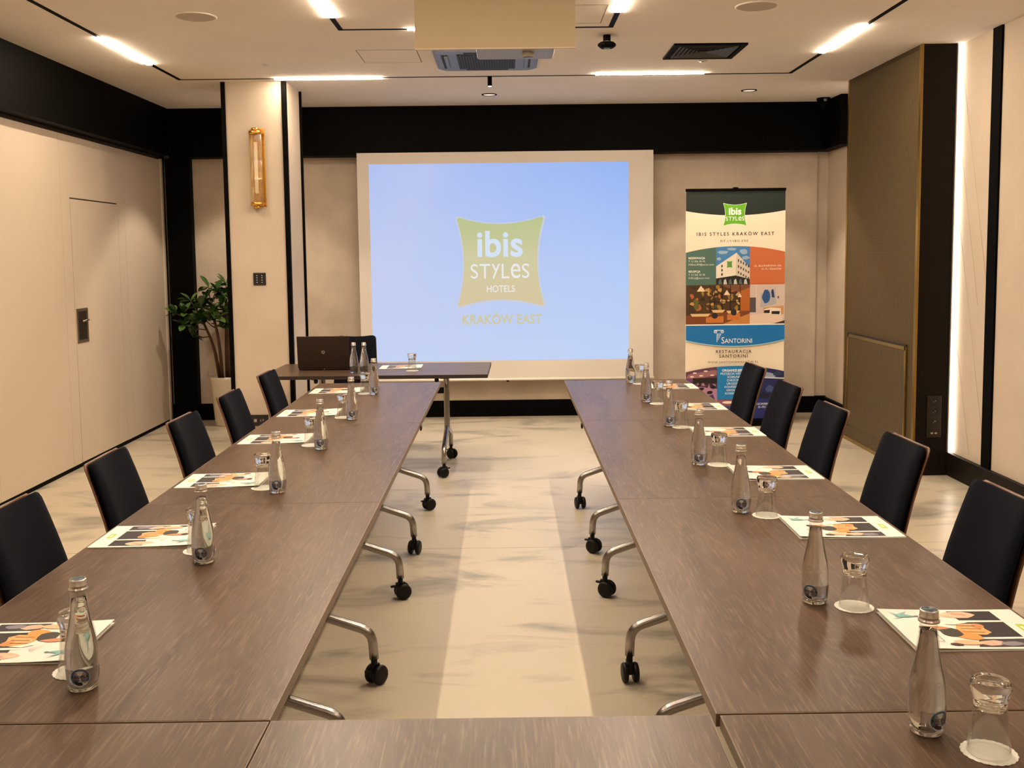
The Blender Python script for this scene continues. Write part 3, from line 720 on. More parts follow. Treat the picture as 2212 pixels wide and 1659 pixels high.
# bedroom photo
P.rect(139, 206, 214.5, 291, (206, 186, 176))
P.rect(139, 234, 152, 266, (84, 74, 80)); P.rect(152, 206, 153, 256, (230, 212, 200))
P.poly([(162, 226), (194, 214), (196, 248), (162, 256)], (176, 172, 178)); P.blob(174, 234, 10, 14, (46, 84, 140), 10, 0.25); P.blob(188, 226, 4, 10, (40, 60, 100), 9, 0.4); P.blob(200, 234, 2, 4, (60, 80, 120), 8, 0.3)
P.poly([(168, 256), (212, 252), (212, 270), (168, 270)], (200, 150, 90)); P.poly([(170, 260), (184, 256), (206, 258), (206, 272), (170, 272)], (236, 220, 205))
P.poly([(170, 262), (182, 261), (182, 268), (170, 268)], (26, 26, 32)); P.poly([(186, 264), (204, 264), (203, 271), (186, 270)], (26, 26, 32))
P.poly([(139, 272), (170, 268), (212, 274), (208, 286), (180, 291), (139, 291)], (226, 200, 182)); P.poly([(190, 291), (214.5, 284), (214.5, 291)], (60, 36, 30))
# blue restaurant block
P.rect(0.5, 291, 214.5, 293.5, (240, 236, 226))
P.poly([(0.5, 293.5), (214.5, 293.5)]+list(reversed(arc(0.5, 214.5, 327, 340.5))), (150, 200, 226))
P.poly([(0.5, 293.5), (214.5, 293.5)]+list(reversed(arc(0.5, 214.5, 325, 338.5))), (20, 112, 182))
W_ = (244, 244, 240)
P.text(81, 327, 'S', 20, W_, 0.0, sx=0.8); P.text(115, 328, 'ANTORINI', 13.8, W_, 0.0, sx=0.92)
P.rect(62, 303.5, 82, 305, W_)
for s_ in (-1, 1):
    P.blob(72+s_*7.5, 307.5, 3.6, 3.2, W_, 12); P.blob(72+s_*7.5, 307.5, 2.5, 2.1, (20, 112, 182), 12); P.blob(72+s_*7.5, 307.5, 1.2, 1.0, W_, 8)
for i in range(4): P.rect(67.5+i*2.6, 311, 68.6+i*2.6, 330-i*4.5, W_)
P.text(104, 351, 'RESTAURACJA', 9.8, (52, 38, 34), 0.012, space=1.3); P.text(104, 361, 'SANTORINI', 9.8, (52, 38, 34), 0.012, space=1.3)
P.text(103, 374, 'WWW.SANTORINIKRAKOW.PL', 6.4, (90, 72, 62), 0, space=1.28)
def under2(x0, x1, y1, col):
    top = [(x, 382+(395-382)*(2*(x-0.5)/214-1)**2) for x in [x0+(x1-x0)*i/8 for i in range(9)]]
    P.poly(top+[(x1, y1), (x0, y1)], col)
under2(0.5, 69, 505, (96, 60, 84)); under2(142, 214.5, 505, (30, 38, 92)); P.rect(69, 455, 142, 505, (150, 96, 112))
P.poly([(6, 400), (60, 391), (69, 391), (69, 402), (20, 410), (0.5, 408)], (150, 104, 110))
for x, y in ((20, 397), (44, 393), (14, 405), (34, 403), (58, 402)): P.blob(x, y, 4.5, 1.5, (246, 226, 214))
P.rect(16, 408, 68, 420, (30, 22, 22)); P.rect(0.5, 410, 14, 440, (104, 64, 130))
for k in range(14): P.blob(rnd.uniform(16, 66), rnd.uniform(420, 430), 3, 3, rnd.choice([(150, 96, 130), (40, 26, 40), (176, 130, 150)]), 7, 0.3)
P.poly([(0.5, 430), (20, 426), (69, 432), (69, 480), (0.5, 470)], (176, 128, 158))
for x, y in ((34, 432), (52, 440), (26, 446), (60, 428)): P.blob(x, y, 7, 4, (24, 18, 26), 8, 0.25)
P.poly([(30, 452), (60, 444), (69, 470), (40, 476)], (74, 46, 128))
P.blob(92, 462, 12, 3, (250, 232, 216)); P.rect(80, 470, 100, 500, (60, 66, 110)); P.rect(112, 468, 138, 496, (206, 166, 166)); P.rect(118, 478, 130, 486, (170, 64, 66))
for k in range(8): P.blob(rnd.uniform(104, 140), rnd.uniform(490, 504), 3, 4, rnd.choice([(40, 24, 26), (190, 120, 110), (230, 190, 170)]), 7, 0.3)
P.poly([(142, 388), (160, 392), (200, 402), (190, 410), (142, 398)], (150, 160, 184)); P.poly([(142, 408), (214.5, 412), (214.5, 409), (142, 404)], (190, 196, 210))
P.blob(200, 400, 10, 5, (46, 56, 90), 10, 0.2); P.blob(186, 434, 10, 9, (60, 76, 128), 10, 0.3); P.blob(204, 440, 8, 12, (22, 26, 60), 10, 0.3); P.blob(170, 446, 12, 6, (18, 22, 52), 10, 0.3)
P.rect(142, 456, 214.5, 505, (32, 40, 112))
under2(69, 142, 455, (22, 124, 190))
for k, st in enumerate(('ORGANIZUJEMY:', 'PRZYJĘCIA WESELNE', 'KOMUNIE', 'CHRZCINY', 'URODZINY', 'KONFERENCJE', 'SZKOLENIA', 'KONSOLACJE')):
    P.text(105.5, 392+k*7.2, st, 7.0 if k == 0 else 6.4, (236, 244, 250), 0.03 if k == 0 else 0.004)
for st, y in (('UL. BULWAROWA 35B', 466), ('31-751 KRAKÓW', 473), ('12 680 51 95', 491), ('792 386 792', 498), ('H3IS.6@accor.com', 504)):
    P.text(206, y, st, 6.4, (236, 238, 245), 0.006, 'RIGHT')
P.mb.build('printed_graphics', t)

# ------------------------------------------------------------------ tables
def caster_mesh():
    w_ = MB()
    for s_ in (-1, 1):
        w_.lathe([(0, s_*0.010), (0.030, s_*0.010), (0.036, s_*0.014), (0.037, s_*0.022), (0.033, s_*0.029), (0.020, s_*0.031), (0, s_*0.030)], rubber, 24, 0, 0, 0.037, 'y')
    w_.cyl(0.010, -0.012, 0.012, rubber, 12, 0, 0, 0.037, 'y')
    return w_.mesh('wheel')
def fork_mesh():
    f = MB(); f.box(-0.022, 0.022, -0.0095, 0.0095, 0.030, 0.078, rubber, 0.003); f.cyl(0.012, 0.070, 0.10, rubber, 12)
    f.prism([(0.024, -0.008), (0.046, -0.005), (0.046, 0.005), (0.024, 0.008)], 0.058, 0.066, rubber)
    return f.mesh('caster')
WHEEL = caster_mesh(); FORK = fork_mesh()
def foot_mesh():
    # from the fork under the post out to the caster: +Y direction
    return MB().tube(bez([(0, 0.0, 0.315), (0, 0.06, 0.292), (0, 0.330, 0.200), (0, 0.335, 0.098)], 7, 0.075), 0.0175, chrome, 14).mesh('foot')
FOOT = foot_mesh()
POST = MB().box(-0.020, 0.020, -0.030, 0.030, 0.29, 0.70, chrome, 0.008).mesh('post')
HEADM = MB().box(-0.025, 0.025, -0.27, 0.27, 0.695, 0.712, rubber, 0.004).mesh('tilt_bracket')
BRACE = MB().tube([(0, 0.02, 0.60), (0, 0.10, 0.70)], 0.009, chrome, 8).mesh('brace')
KNOB = MB().lathe([(0, -0.03), (0.013, -0.028), (0.016, -0.01), (0.013, 0.0), (0, 0.0)], rubber, 16).mesh('release_knob')
def top_mesh(front=edgem):
    mb = MB(); mb.box(-0.7970, 0.7970, -0.3970, 0.3970, 0.7145, TZ, wood, 0.0008)
    return mb.mesh('tabletop')
TOPM = top_mesh()
def band_mesh(mt):
    mb = MB(); a, b, c = 0.7993, 0.3993, 0.0025
    mb.box(-a, a, -b, -b+c, 0.715, TZ-0.0006, mt); mb.box(-a, a, b-c, b, 0.715, TZ-0.0006, mt)
    mb.box(-a, -a+c, -b+c, b-c, 0.715, TZ-0.0006, mt); mb.box(a-c, a, -b+c, b-c, 0.715, TZ-0.0006, mt)
    return mb.mesh('edge_band')
BAND = band_mesh(edgem); BANDD = band_mesh(darkedge)
def table(label, x, y, rz, off, swiv, group, dark=False, conn=None, half=0.46):
    t = thing('folding_table', label, 'table', (x, y, 0), rz, group)
    place('tabletop', TOPM, t); place('edge_band', BANDD if dark else BAND, t)
    posts = [off+half, off-half]
    for k, px in enumerate(posts):
        place('tilt_bracket', HEADM, t, (px, 0, 0)); place('post', POST, t, (px, 0, 0))
        place('brace', BRACE, t, (px, 0, 0), rz=PI); place('brace', BRACE, t, (px, 0, 0))
        place('release_knob', KNOB, t, (px+(0.03 if k else -0.04), -0.36, 0.712))
        for s_ in (0, 1):
            place('foot', FOOT, t, (px, 0, 0), rz=PI*s_)
            yy = 0.335 if s_ == 0 else -0.335
            c = place('caster', FORK, t, (px, yy, 0), rz=swiv[(k*2+s_) % len(swiv)])
            place('wheel', WHEEL, c, (-0.010, 0, 0))
    MB().box(off-half+0.02, off+half-0.02, -0.012, 0.012, 0.555, 0.60, rubber, 0.004).build('crossbar', t)
    if conn:
        for cx, cy in conn: MB().box(cx-0.02, cx+0.02, cy-0.004, cy+0.004, 0.700, 0.722, rubber, 0.002).build('linking_clip', t)
    return t
XL, XRR = -0.840, 0.772
OFF = -0.12
gL, gR = None, None
# the two long rows: local +X points along world +Y
sw = [(0.5, 2.2, 1.4, 2.9), (0.2, 1.9, 0.9, 2.5), (1.0, 2.6, 0.1, 2.0)]
table('walnut folding table at the far end of the left row, nearest the screen', XL, 5.76, PI/2, OFF, sw[0], None, conn=[(-0.78, -0.402)])
table('walnut folding table in the middle of the left row', XL, 4.16, PI/2, OFF, sw[1], None)
table('walnut folding table at the near part of the left row beside the open gap', XL, 2.56, PI/2, OFF, sw[2], None)
table('walnut folding table at the near left corner, cut by the bottom edge', XL, 0.955, PI/2, OFF, sw[0], None)
table('walnut folding table at the far end of the right row in front of the banner', XRR, 5.76, PI/2, OFF, sw[1], None, conn=[(-0.78, 0.402)])
table('walnut folding table in the middle of the right row', XRR, 4.16, PI/2, OFF, sw[2], None)
table('walnut folding table at the near part of the right row beside the open gap', XRR, 2.56, PI/2, OFF, sw[0], None)
table('walnut folding table at the near right corner, cut by the bottom edge', XRR+0.006, 0.955, PI/2, OFF, sw[1], None)
table('walnut folding table closing the near end of the gap, at bottom centre', -0.0385, 0.958, PI/2, OFF, sw[2], None)
table('walnut folding table standing crosswise before the screen and carrying the laptop', -0.932, 7.352, -0.018, 0.02, (2.4, 0.6, 1.2, 2.9), None, dark=True)

# ------------------------------------------------------------------ chairs (local +X is the way the sitter faces)
def sweep_back(path, half_w, thick, mt, rnd_=0.045, bulge=0.0, w0=None):
    """a slab following path (x,z) with width along y, rounded top corners"""
    vs = []; n = len(path); cols = 12
    L = [0]
    for a, b in zip(path[:-1], path[1:]): L.append(L[-1]+math.hypot(b[0]-a[0], b[1]-a[1]))
    for i, (x, z) in enumerate(path):
        d = Vector((path[min(i+1, n-1)][0]-path[max(i-1, 0)][0], path[min(i+1, n-1)][1]-path[max(i-1, 0)][1])).normalized()
        nx, nz = d.y, -d.x
        u = L[i]/L[-1]; top = L[-1]-L[i]
        hw = half_w if w0 is None else (w0*(1-u)+half_w*u)
        if top < rnd_: hw -= rnd_-math.sqrt(max(0, rnd_**2-(rnd_-top)**2))
        for j in range(cols+1):
            s_ = -1+2*j/cols
            curve = 0.030*(s_*s_)
            for side in (0, 1):
                th = thick*(0.5 if side else -0.5)
                bu = (bulge*(1-s_**4)*(1-(2*u-1)**6)) if side else 0
                e = 1.0 if abs(s_) < 0.999 else 0.35
                o_ = th*e+bu+curve
                vs.append((x+nx*o_, s_*hw, z+nz*o_))
    W2 = (cols+1)*2; fs = []
    for i in range(n-1):
        for j in range(cols):
            for side in (0, 1):
                a = i*W2+j*2+side; b = a+2; c = b+W2; d_ = a+W2
                fs.append((a, b, c, d_) if side else (a, d_, c, b))
        for j, q in ((0, 0), (cols, 1)):
            a = i*W2+j*2; fs.append((a, a+1, a+1+W2, a+W2))
    for i in (0, n-1):
        for j in range(cols):
            a = i*W2+j*2; fs.append((a, a+2, a+3, a+1))
    return MB().raw(vs, fs, mt, True)
BPATH = [(-0.205, 0.435), (-0.215, 0.50), (-0.228, 0.57), (-0.244, 0.64), (-0.262, 0.71), (-0.280, 0.77), (-0.298, 0.825), (-0.312, 0.865), (-0.318, 0.882), (-0.3235, 0.895), (-0.326, 0.9005)]
PADM = sweep_back([(x+0.022, z+0.002) for x, z in BPATH], 0.158, 0.030, navy, 0.020, 0.012, 0.184).mesh('backrest')
SHELLM = sweep_back([(x-0.001, z-0.001) for x, z in BPATH], 0.159, 0.012, shellw, 0.021, 0.0, 0.186).mesh('back_shell')
SEATM = MB().box(-0.21, 0.20, -0.205, 0.205, 0.435, 0.485, navy, 0.018).mesh('seat')
SEATS = MB().box(-0.215, 0.19, -0.21, 0.21, 0.420, 0.436, shellw, 0.006).mesh('seat_shell')
LEGF = MB().tube(bez([(0.13, 0.0, 0.422), (0.175, 0.0, 0.36), (0.19, 0.0, 0.0)], rad=0.05), 0.011, chrome, 10).mesh('leg')
LEGB = MB().tube(bez([(-0.12, 0.0, 0.422), (-0.19, 0.0, 0.34), (-0.25, 0.0, 0.0)], rad=0.05), 0.011, chrome, 10).mesh('leg')
def chair(label, x, y, rz, group, hide=None):
    t = thing('conference_chair', label, 'chair', (x, y, 0), rz, group)
    place('backrest', PADM, t); place('back_shell', SHELLM, t)['label'] = 'thin brown wooden shell behind the navy pad'
    place('seat', SEATM, t); place('seat_shell', SEATS, t)
    for s_ in (-1, 1):
        place('leg', LEGF, t, (0, s_*0.165, 0)); place('leg', LEGB, t, (0, s_*0.165, 0))
    return t
lc = ['cut by the left picture edge, nearest the camera', 'second from the camera', 'third from the camera', 'in front of the plant pot, fourth from the camera', 'in front of the column, farthest of its row']
gl = 'chairs along the left table row'; gr = 'chairs along the right table row'
for k, (x, y, a) in enumerate(((-1.085, 2.69, 0.0), (-1.085, 3.375, 0.03), (-1.085, 4.17, -0.02), (-1.09, 4.90, 0.0), (-1.105, 5.74, 0.0))):
    chair('navy chair on the left, '+lc[k], x, y, a, gl)
rc = ['cut by the right picture edge, nearest the camera', 'second from the camera before the glowing strip', 'third from the camera before the bronze mesh', 'fourth from the camera', 'overlapping the banner, farthest of its row']
for k, (x, y, a) in enumerate(((1.085, 2.70, 0.02), (1.115, 3.46, 0.03), (1.115, 4.25, 0.04), (1.135, 4.98, 0.05), (1.165, 5.79, 0.06))):
    chair('navy chair on the right, '+rc[k], x, y, PI+a, gr)
chair('navy padded chair behind the laptop, standing in front of the screen', -1.245, 7.985, -PI/2, None)

# ------------------------------------------------------------------ bottles, glasses, doilies, brochures
BP = [(0.0235, 0.0), (0.0272, 0.0022), (0.0290, 0.008), (0.0305, 0.025), (0.0320, 0.050), (0.0324, 0.068), (0.0316, 0.085), (0.0292, 0.102), (0.0255, 0.120), (0.0218, 0.138), (0.0187, 0.156), (0.0166, 0.172), (0.0153, 0.186), (0.0147, 0.198), (0.0147, 0.214)]
def bottle_meshes():
    outer = [(0, 0.0035), (0.015, 0.002)]+BP
    inner = [(max(r-0.0024, 0.001), z) for r, z in BP[3:]]
    prof = outer+[(0.0125, 0.214)]+list(reversed(inner))+[(0.024, 0.0125), (0.016, 0.0095), (0, 0.0105)]
    shell = MB().lathe(prof, thinm, 40).mesh('glass_body')
    WLV = 0.183
    wi = [(r-0.0020, z) for r, z in BP[3:] if z < WLV-0.004]
    wat = MB().lathe([(0, 0.0100), (0.016, 0.0090), (0.0245, 0.0120)]+wi+[(0.0137, WLV), (0, WLV-0.0006)], waterm, 40).mesh('water')
    cap = MB().lathe([(0.0150, 0.1975), (0.0180, 0.1985), (0.0180, 0.2010), (0.0158, 0.2025), (0.0158, 0.2055), (0.0163, 0.2065), (0.0163, 0.208), (0.0156, 0.209), (0.0156, 0.2175), (0.0148, 0.2195), (0, 0.2195)], alum, 32)
    capm = cap.mesh('screw_cap')
    disc = MB().lathe([(0, 0.2200), (0.0128, 0.2199), (0.0135, 0.2195)], capblue, 28).mesh('cap_disc')
    return shell, wat, capm, disc
BSH, BWA, BCAP, BDISC = bottle_meshes()
BBASE = MB().lathe([(0, 0.0035), (0.015, 0.0018), (0.0233, 0.0002), (0.0268, 0.0024), (0.0284, 0.0080), (0.0288, 0.0115), (0.022, 0.0105), (0.014, 0.0085), (0, 0.0095)], glassm, 40).mesh('thick_base')
def brad(z):
    for (r0, z0), (r1, z1) in zip(BP[:-1], BP[1:]):
        if z0 <= z <= z1: return r0+(r1-r0)*(z-z0)/(z1-z0)
    return 0.03
def wrap(vs2, off):   # (arc metres, z) -> surface
    out = []
    for s_, z in vs2:
        r = brad(z)+off; a = s_/0.032
        out.append((r*math.sin(a), -r*math.cos(a), z))
    return out
labelm = mat('label_film', (0.30, 0.25, 0.25), 0.35, alpha=0.62)
ringm = mat('label_ring', srgb(62, 92, 118), 0.35); ringl = mat('label_silver', srgb(196, 198, 200), 0.35); inkb = mat('label_ink', srgb(34, 34, 44), 0.5)
def label_mesh():
    mb = MB(); n = 26; a0, a1 = -0.034, 0.058
    vs = []
    for i in range(n+1):
        s_ = a0+(a1-a0)*i/n
        for z in (0.0150, 0.026, 0.037, 0.0480): vs.append((s_, z))
    fs = [(i*4+j, (i+1)*4+j, (i+1)*4+j+1, i*4+j+1) for i in range(n) for j in range(3)]
    mb.raw(wrap(vs, 0.0004), fs, labelm, True)
    return mb.mesh('label')
def emblem_mesh():
    mb = MB(); cz = 0.0325
    def ring(r0, r1, mt, off, a0=0, a1=2*PI, dx=0, dz=0):
        n = 32; vs = []
        for i in range(n+1):
            a = a0+(a1-a0)*i/n
            for r in (r0, r1): vs.append((r*math.cos(a)+dx, cz+r*math.sin(a)+dz))
        mb.raw(wrap(vs, off), [(2*i, 2*i+1, 2*i+3, 2*i+2) for i in range(n)], mt, True)
    ring(0.0, 0.0185, ringl, 0.0007); ring(0.0138, 0.0176, ringm, 0.0010, -0.6, PI+0.7)
    ring(0.009, 0.0160, mat('label_dark', srgb(20, 36, 52), 0.4), 0.0009, PI+0.7, PI+1.9)
    for st, z, sz, b in (('KROPLA', cz+0.0012, 0.0085, 0.02), ('BESKIDU', cz-0.0055, 0.0062, 0.01)):
        me = text_mesh(st, sz, inkb, b)
        mb.raw(wrap([(v.co.x, v.co.y+z) for v in me.vertices], 0.0013), [tuple(p.vertices) for p in me.polygons], inkb)
    return mb.mesh('emblem')
def code_mesh():
    mb = MB(); vs = []
    mb.raw(wrap([(0.040, 0.018), (0.054, 0.018), (0.054, 0.045), (0.040, 0.045)], 0.0006), [(0, 1, 2, 3)], mat('label_white', (0.6, 0.58, 0.56), 0.4))
    for k in range(9):
        z = 0.020+k*0.0026; mb.raw(wrap([(0.042, z), (0.051, z), (0.051, z+0.0012), (0.042, z+0.0012)], 0.0009), [(0, 1, 2, 3)], inkb)
    return mb.mesh('barcode')
LABM, EMBM, CODM = label_mesh(), emblem_mesh(), code_mesh()
def bottle(label, x, y, rz, group):
    t = thing('water_bottle', label, 'bottle', (x, y, TZ+0.0005), rz, group)
    place('glass_body', BSH, t); place('thick_base', BBASE, t); place('water', BWA, t); place('screw_cap', BCAP, t); place('cap_disc', BDISC, t)
    l = place('label', LABM, t); place('emblem', EMBM, l); place('barcode', CODM, l)
    return t
def tumbler_meshes():
    # upside-down tumbler: rim on the doily, thick base on top
    wall = [(0.0268, 0.078), (0.0284, 0.060), (0.0312, 0.035), (0.0340, 0.012), (0.0352, 0.0008), (0.0344, 0.0),
            (0.0336, 0.0008), (0.0322, 0.012), (0.0294, 0.035), (0.0266, 0.060), (0.0249, 0.078)]
    base = [(0, 0.1215), (0.0200, 0.1235), (0.0290, 0.1245), (0.0322, 0.120), (0.0325, 0.112), (0.0308, 0.105), (0.0280, 0.097), (0.0265, 0.088), (0.0268, 0.078),
            (0.0249, 0.078), (0.0235, 0.0850), (0.018, 0.0895), (0, 0.0915)]
    return MB().lathe(wall, thin_glass('tumbler_wall', (0.95, 0.955, 0.945), 0.07), 40).mesh('bowl'), MB().lathe(base, glassm, 40).mesh('thick_base')
GLW, GLB = tumbler_meshes()
def doily_mesh():
    n = 22; out = []
    for i in range(n*5):
        a = 2*PI*i/(n*5); r = 0.0435+0.0018*abs(math.sin(a*n/2))**0.6*1.0
        out.append((r*math.cos(a), r*math.sin(a)))
    return MB().prism(out, 0.0, 0.0010, doilym).mesh('paper_doily')
DOM = doily_mesh()
def glass(label, dl, x, y, grp, z=TZ):
    d_ = place('paper_doily', DOM, None, (x, y, z+0.0005)); tag(d_, dl, 'doily', 'paper doilies under the glasses')
    g_ = thing('drinking_glass', label, 'glass', (x, y, z+0.0016), 0, grp)
    place('bowl', GLW, g_); place('thick_base', GLB, g_)

# brochure: local frame, x from outer (logo) end 0 to inner end 0.31, y 0..0.225
def brochure_meshes():
    w_, h_ = 0.31, 0.232
    def cover(x, y, z0):  # slight lift of the inner edge
        return z0+0.006*(x/w_)**3
    body = MB()
    nx = 10
    for zt, zb, mt in ((0.0010, 0.0, white),):
        vs = []; 
        for i in range(nx+1):
            x = w_*i/nx
            for y in (0, h_): vs += [(x, y, zb), (x, y, zt)]
        fs = []
        for i in range(nx):
            a = i*4; b = a+4
            fs += [(a, b, b+2, a+2), (a+1, a+3, b+3, b+1), (a, a+1, b+1, b), (a+2, b+2, b+3, a+3)]
        fs += [(0, 2, 3, 1), (nx*4, nx*4+1, nx*4+3, nx*4+2)]
        body.raw(vs, fs, mt)
    back = body.mesh('inner_leaf')
    cov = MB(); vs = []
    for i in range(nx+1):
        x = w_*i/nx; z = cover(x, 0, 0.0022)
        for y in (0, h_-0.002): vs += [(x, y, z), (x, y, z+0.0009)]
    fs = []
    for i in range(nx):
        a = i*4; b = a+4
        fs += [(a, b, b+2, a+2), (a+1, a+3, b+3, b+1), (a, a+1, b+1, b), (a+2, b+2, b+3, a+3)]
    fs += [(0, 2, 3, 1), (nx*4, nx*4+1, nx*4+3, nx*4+2)]
    cov.raw(vs, fs, white)
    P = Print(lambda u, v_, k: (u*w_, v_*h_, cover(u*w_, 0, 0.0022)+0.00105+0.00005*k))
    def R(x0, y0, x1, y1, c):
        n = max(1, int((x1-x0)*12)); 
        for i in range(n): P.rect(x0+(x1-x0)*i/n, y0, x0+(x1-x0)*(i+1)/n, y1, c)
    P.rect(0.06, 0.40, 0.115, 0.60, (170, 190, 70)); P.rect(0.075, 0.45, 0.10, 0.55, (226, 230, 190))
    cream = (236, 226, 205); dk = (40, 34, 40)
    P.poly([(0.175, 0.05), (0.50, 0.05), (0.48, 0.30), (0.175, 0.30)], dk)
    P.poly([(0.175, 0.34), (0.52, 0.34), (0.52, 0.72), (0.175, 0.72)], dk)
    P.poly([(0.175, 0.76), (0.50, 0.76), (0.56, 0.95), (0.175, 0.95)], (52, 46, 54))
    P.poly([(0.175, 0.30), (0.50, 0.295), (0.60, 0.33), (0.50, 0.345), (0.175, 0.34)], (236, 232, 224))
    P.poly([(0.175, 0.72), (0.40, 0.72), (0.58, 0.76), (0.40, 0.765), (0.175, 0.76)], (236, 232, 224))
    P.blob(0.46, 0.15, 0.13, 0.09, (222, 178, 150), 12, 0.12); P.blob(0.47, 0.15, 0.085, 0.05, (196, 150, 132), 12, 0.15); P.blob(0.53, 0.14, 0.05, 0.035, (232, 190, 160), 10, 0.1)
    P.blob(0.44, 0.86, 0.09, 0.06, (206, 170, 150), 10, 0.15); P.blob(0.30, 0.88, 0.08, 0.05, (130, 124, 138), 10, 0.15)
    OR = (218, 164, 106); OR2 = (196, 134, 82)
    P.blob(0.47, 0.52, 0.115, 0.15, OR, 12, 0.18); P.blob(0.56, 0.66, 0.10, 0.14, (214, 146, 78), 10, 0.18, 0.5); P.blob(0.40, 0.45, 0.05, 0.07, OR2, 9, 0.2)
    for a, b, c_, d_ in ((0.40, 0.60, 0.55, 0.58), (0.40, 0.52, 0.54, 0.50), (0.42, 0.44, 0.55, 0.43)):
        P.poly([(a, b), (c_, d_), (c_, d_+0.012), (a, b+0.015)], (120, 62, 34))
    P.blob(0.64, 0.60, 0.075, 0.12, (52, 50, 44), 12, 0.1); P.blob(0.72, 0.50, 0.10, 0.045, (196, 132, 100), 10, 0.15); P.blob(0.80, 0.50, 0.035, 0.05, (50, 28, 26), 8, 0.1)
    P.blob(0.60, 0.86, 0.10, 0.06, (222, 176, 140), 10, 0.2); P.blob(0.70, 0.90, 0.05, 0.03, (60, 40, 40), 8, 0.2)
    P.poly([(0.44, 0.36), (0.54, 0.34), (0.62, 0.40), (0.56, 0.42), (0.50, 0.39)], (236, 228, 214))
    for q in range(5): P.poly([(0.66+q*0.012, 0.36+q*0.01), (0.60+q*0.01, 0.30-q*0.02), (0.605+q*0.01, 0.30-q*0.02)], (120, 100, 90))
    # turquoise bird
    P.poly([(0.76, 0.205), (0.85, 0.155), (0.93, 0.19), (0.90, 0.225), (0.84, 0.23)], (120, 172, 172))
    P.poly([(0.86, 0.20), (0.95, 0.10), (0.90, 0.21)], (126, 190, 190)); P.poly([(0.85, 0.16), (0.80, 0.07), (0.90, 0.16)], (130, 180, 184)); P.poly([(0.89, 0.22), (0.97, 0.30), (0.87, 0.23)], (130, 180, 184))
    P.blob(0.765, 0.2, 0.02, 0.012, (40, 56, 66), 8)
    for x0, y0, x1, y1 in ((0.76, 0.66, 0.86, 0.84), (0.74, 0.58, 0.82, 0.60)):
        P.rect(x0, y0, x1, y0+0.008, (120, 104, 96)); P.rect(x0, y1, x1, y1+0.008, (120, 104, 96)); P.rect(x0, y0, x0+0.005, y1, (120, 104, 96)); P.rect(x1, y0, x1+0.005, y1, (120, 104, 96))
    return back, cov.mesh('cover'), P.mb.mesh('printed_graphics')
BR1, BR2, BR3 = brochure_meshes()
def brochure(label, x, y, rz, group):
    t = thing('brochure', label, 'brochure', (x, y, TZ+0.0004), rz, group)
    place('inner_leaf', BR1, t); place('cover', BR2, t); place('printed_graphics', BR3, t)
    return t

# positions along a row
nm = ['nearest the camera', 'second from the camera', 'third from the camera', 'fourth from the camera', 'fifth from the camera', 'sixth from the camera', 'farthest, by the screen']
LB = [(-0.842, 1.908), (-0.846, 2.710), (-0.826, 3.521), (-0.817, 4.314), (-0.802, 5.095), (-0.806, 5.997)]
RB = [(0.724, 1.681), (0.729, 2.333), (0.747, 3.171), (0.751, 3.898), (0.778, 4.789), (0.775, 5.566), (0.790, 6.402)]
la = [0.25, 0.05, 0.12, 0.1, 0.2, 0.25]; ra = [0.35, -0.65, -0.15, -0.2, -0.1, -0.1, -0.2]
nL = nm[:5]+['farthest, at the laptop end']
for k, (x, y) in enumerate(LB): bottle('clear glass water bottle with silver cap on the left row, '+nL[k], x, y, la[k], 'water bottles on the left row')
for k, (x, y) in enumerate(RB): bottle('clear glass water bottle with silver cap on the right row, '+nm[k], x, y, ra[k], 'water bottles on the right row')
bottle('clear glass water bottle right beside the laptop', -1.096, 7.116, PI, 'water bottles beside the laptop')
bottle('clear glass water bottle farther from the laptop on the crosswise table', -1.022, 7.109, PI, 'water bottles beside the laptop')
LG = [(-0.890, 1.988), (-0.892, 2.819), (-0.893, 3.593), (-0.875, 4.403), (-0.856, 5.156), (-0.866, 6.045)]
RG = [(0.797, 1.604), (0.811, 2.296), (0.818, 3.121), (0.829, 3.889), (0.831, 4.742), (0.832, 5.497), (0.844, 6.344)]
for k, (x, y) in enumerate(LG): glass('upturned tumbler behind a bottle on the left row, '+nL[k], 'scalloped white doily under the tumbler on the left row, '+nL[k], x, y, 'upturned glasses on the left row')
for k, (x, y) in enumerate(RG): glass('upturned tumbler right of a bottle on the right row, '+nm[k], 'scalloped white doily on the right row, '+nm[k], x, y, 'upturned glasses on the right row')
glass('upturned tumbler on the crosswise table in front of the screen', 'scalloped white doily under the tumbler on the crosswise table', -0.690, 7.212, None)
LBR = [(-1.225, 2.025, 0.0), (-1.229, 2.855, 0.0), (-1.222, 3.597, 0.0), (-1.216, 4.436, 0.0), (-1.213, 5.190, 0.0), (-1.214, 6.055, 0.0)]
for k, (x, y, a) in enumerate(LBR): brochure('white brochure with photo cover on the left row, '+nL[k], x, y, a, 'brochures on the left row')
RBR = [(1.160, 2.258), (1.158, 3.087), (1.160, 3.842), (1.170, 4.707), (1.165, 5.474), (1.170, 6.300)]
for k, (x, y) in enumerate(RBR): brochure('white brochure with photo cover on the right row, '+nm[k], x, y, PI, 'brochures on the right row')
brochure('white brochure lying beside the tumbler on the crosswise table', -0.948, 7.330, 0.0, None)

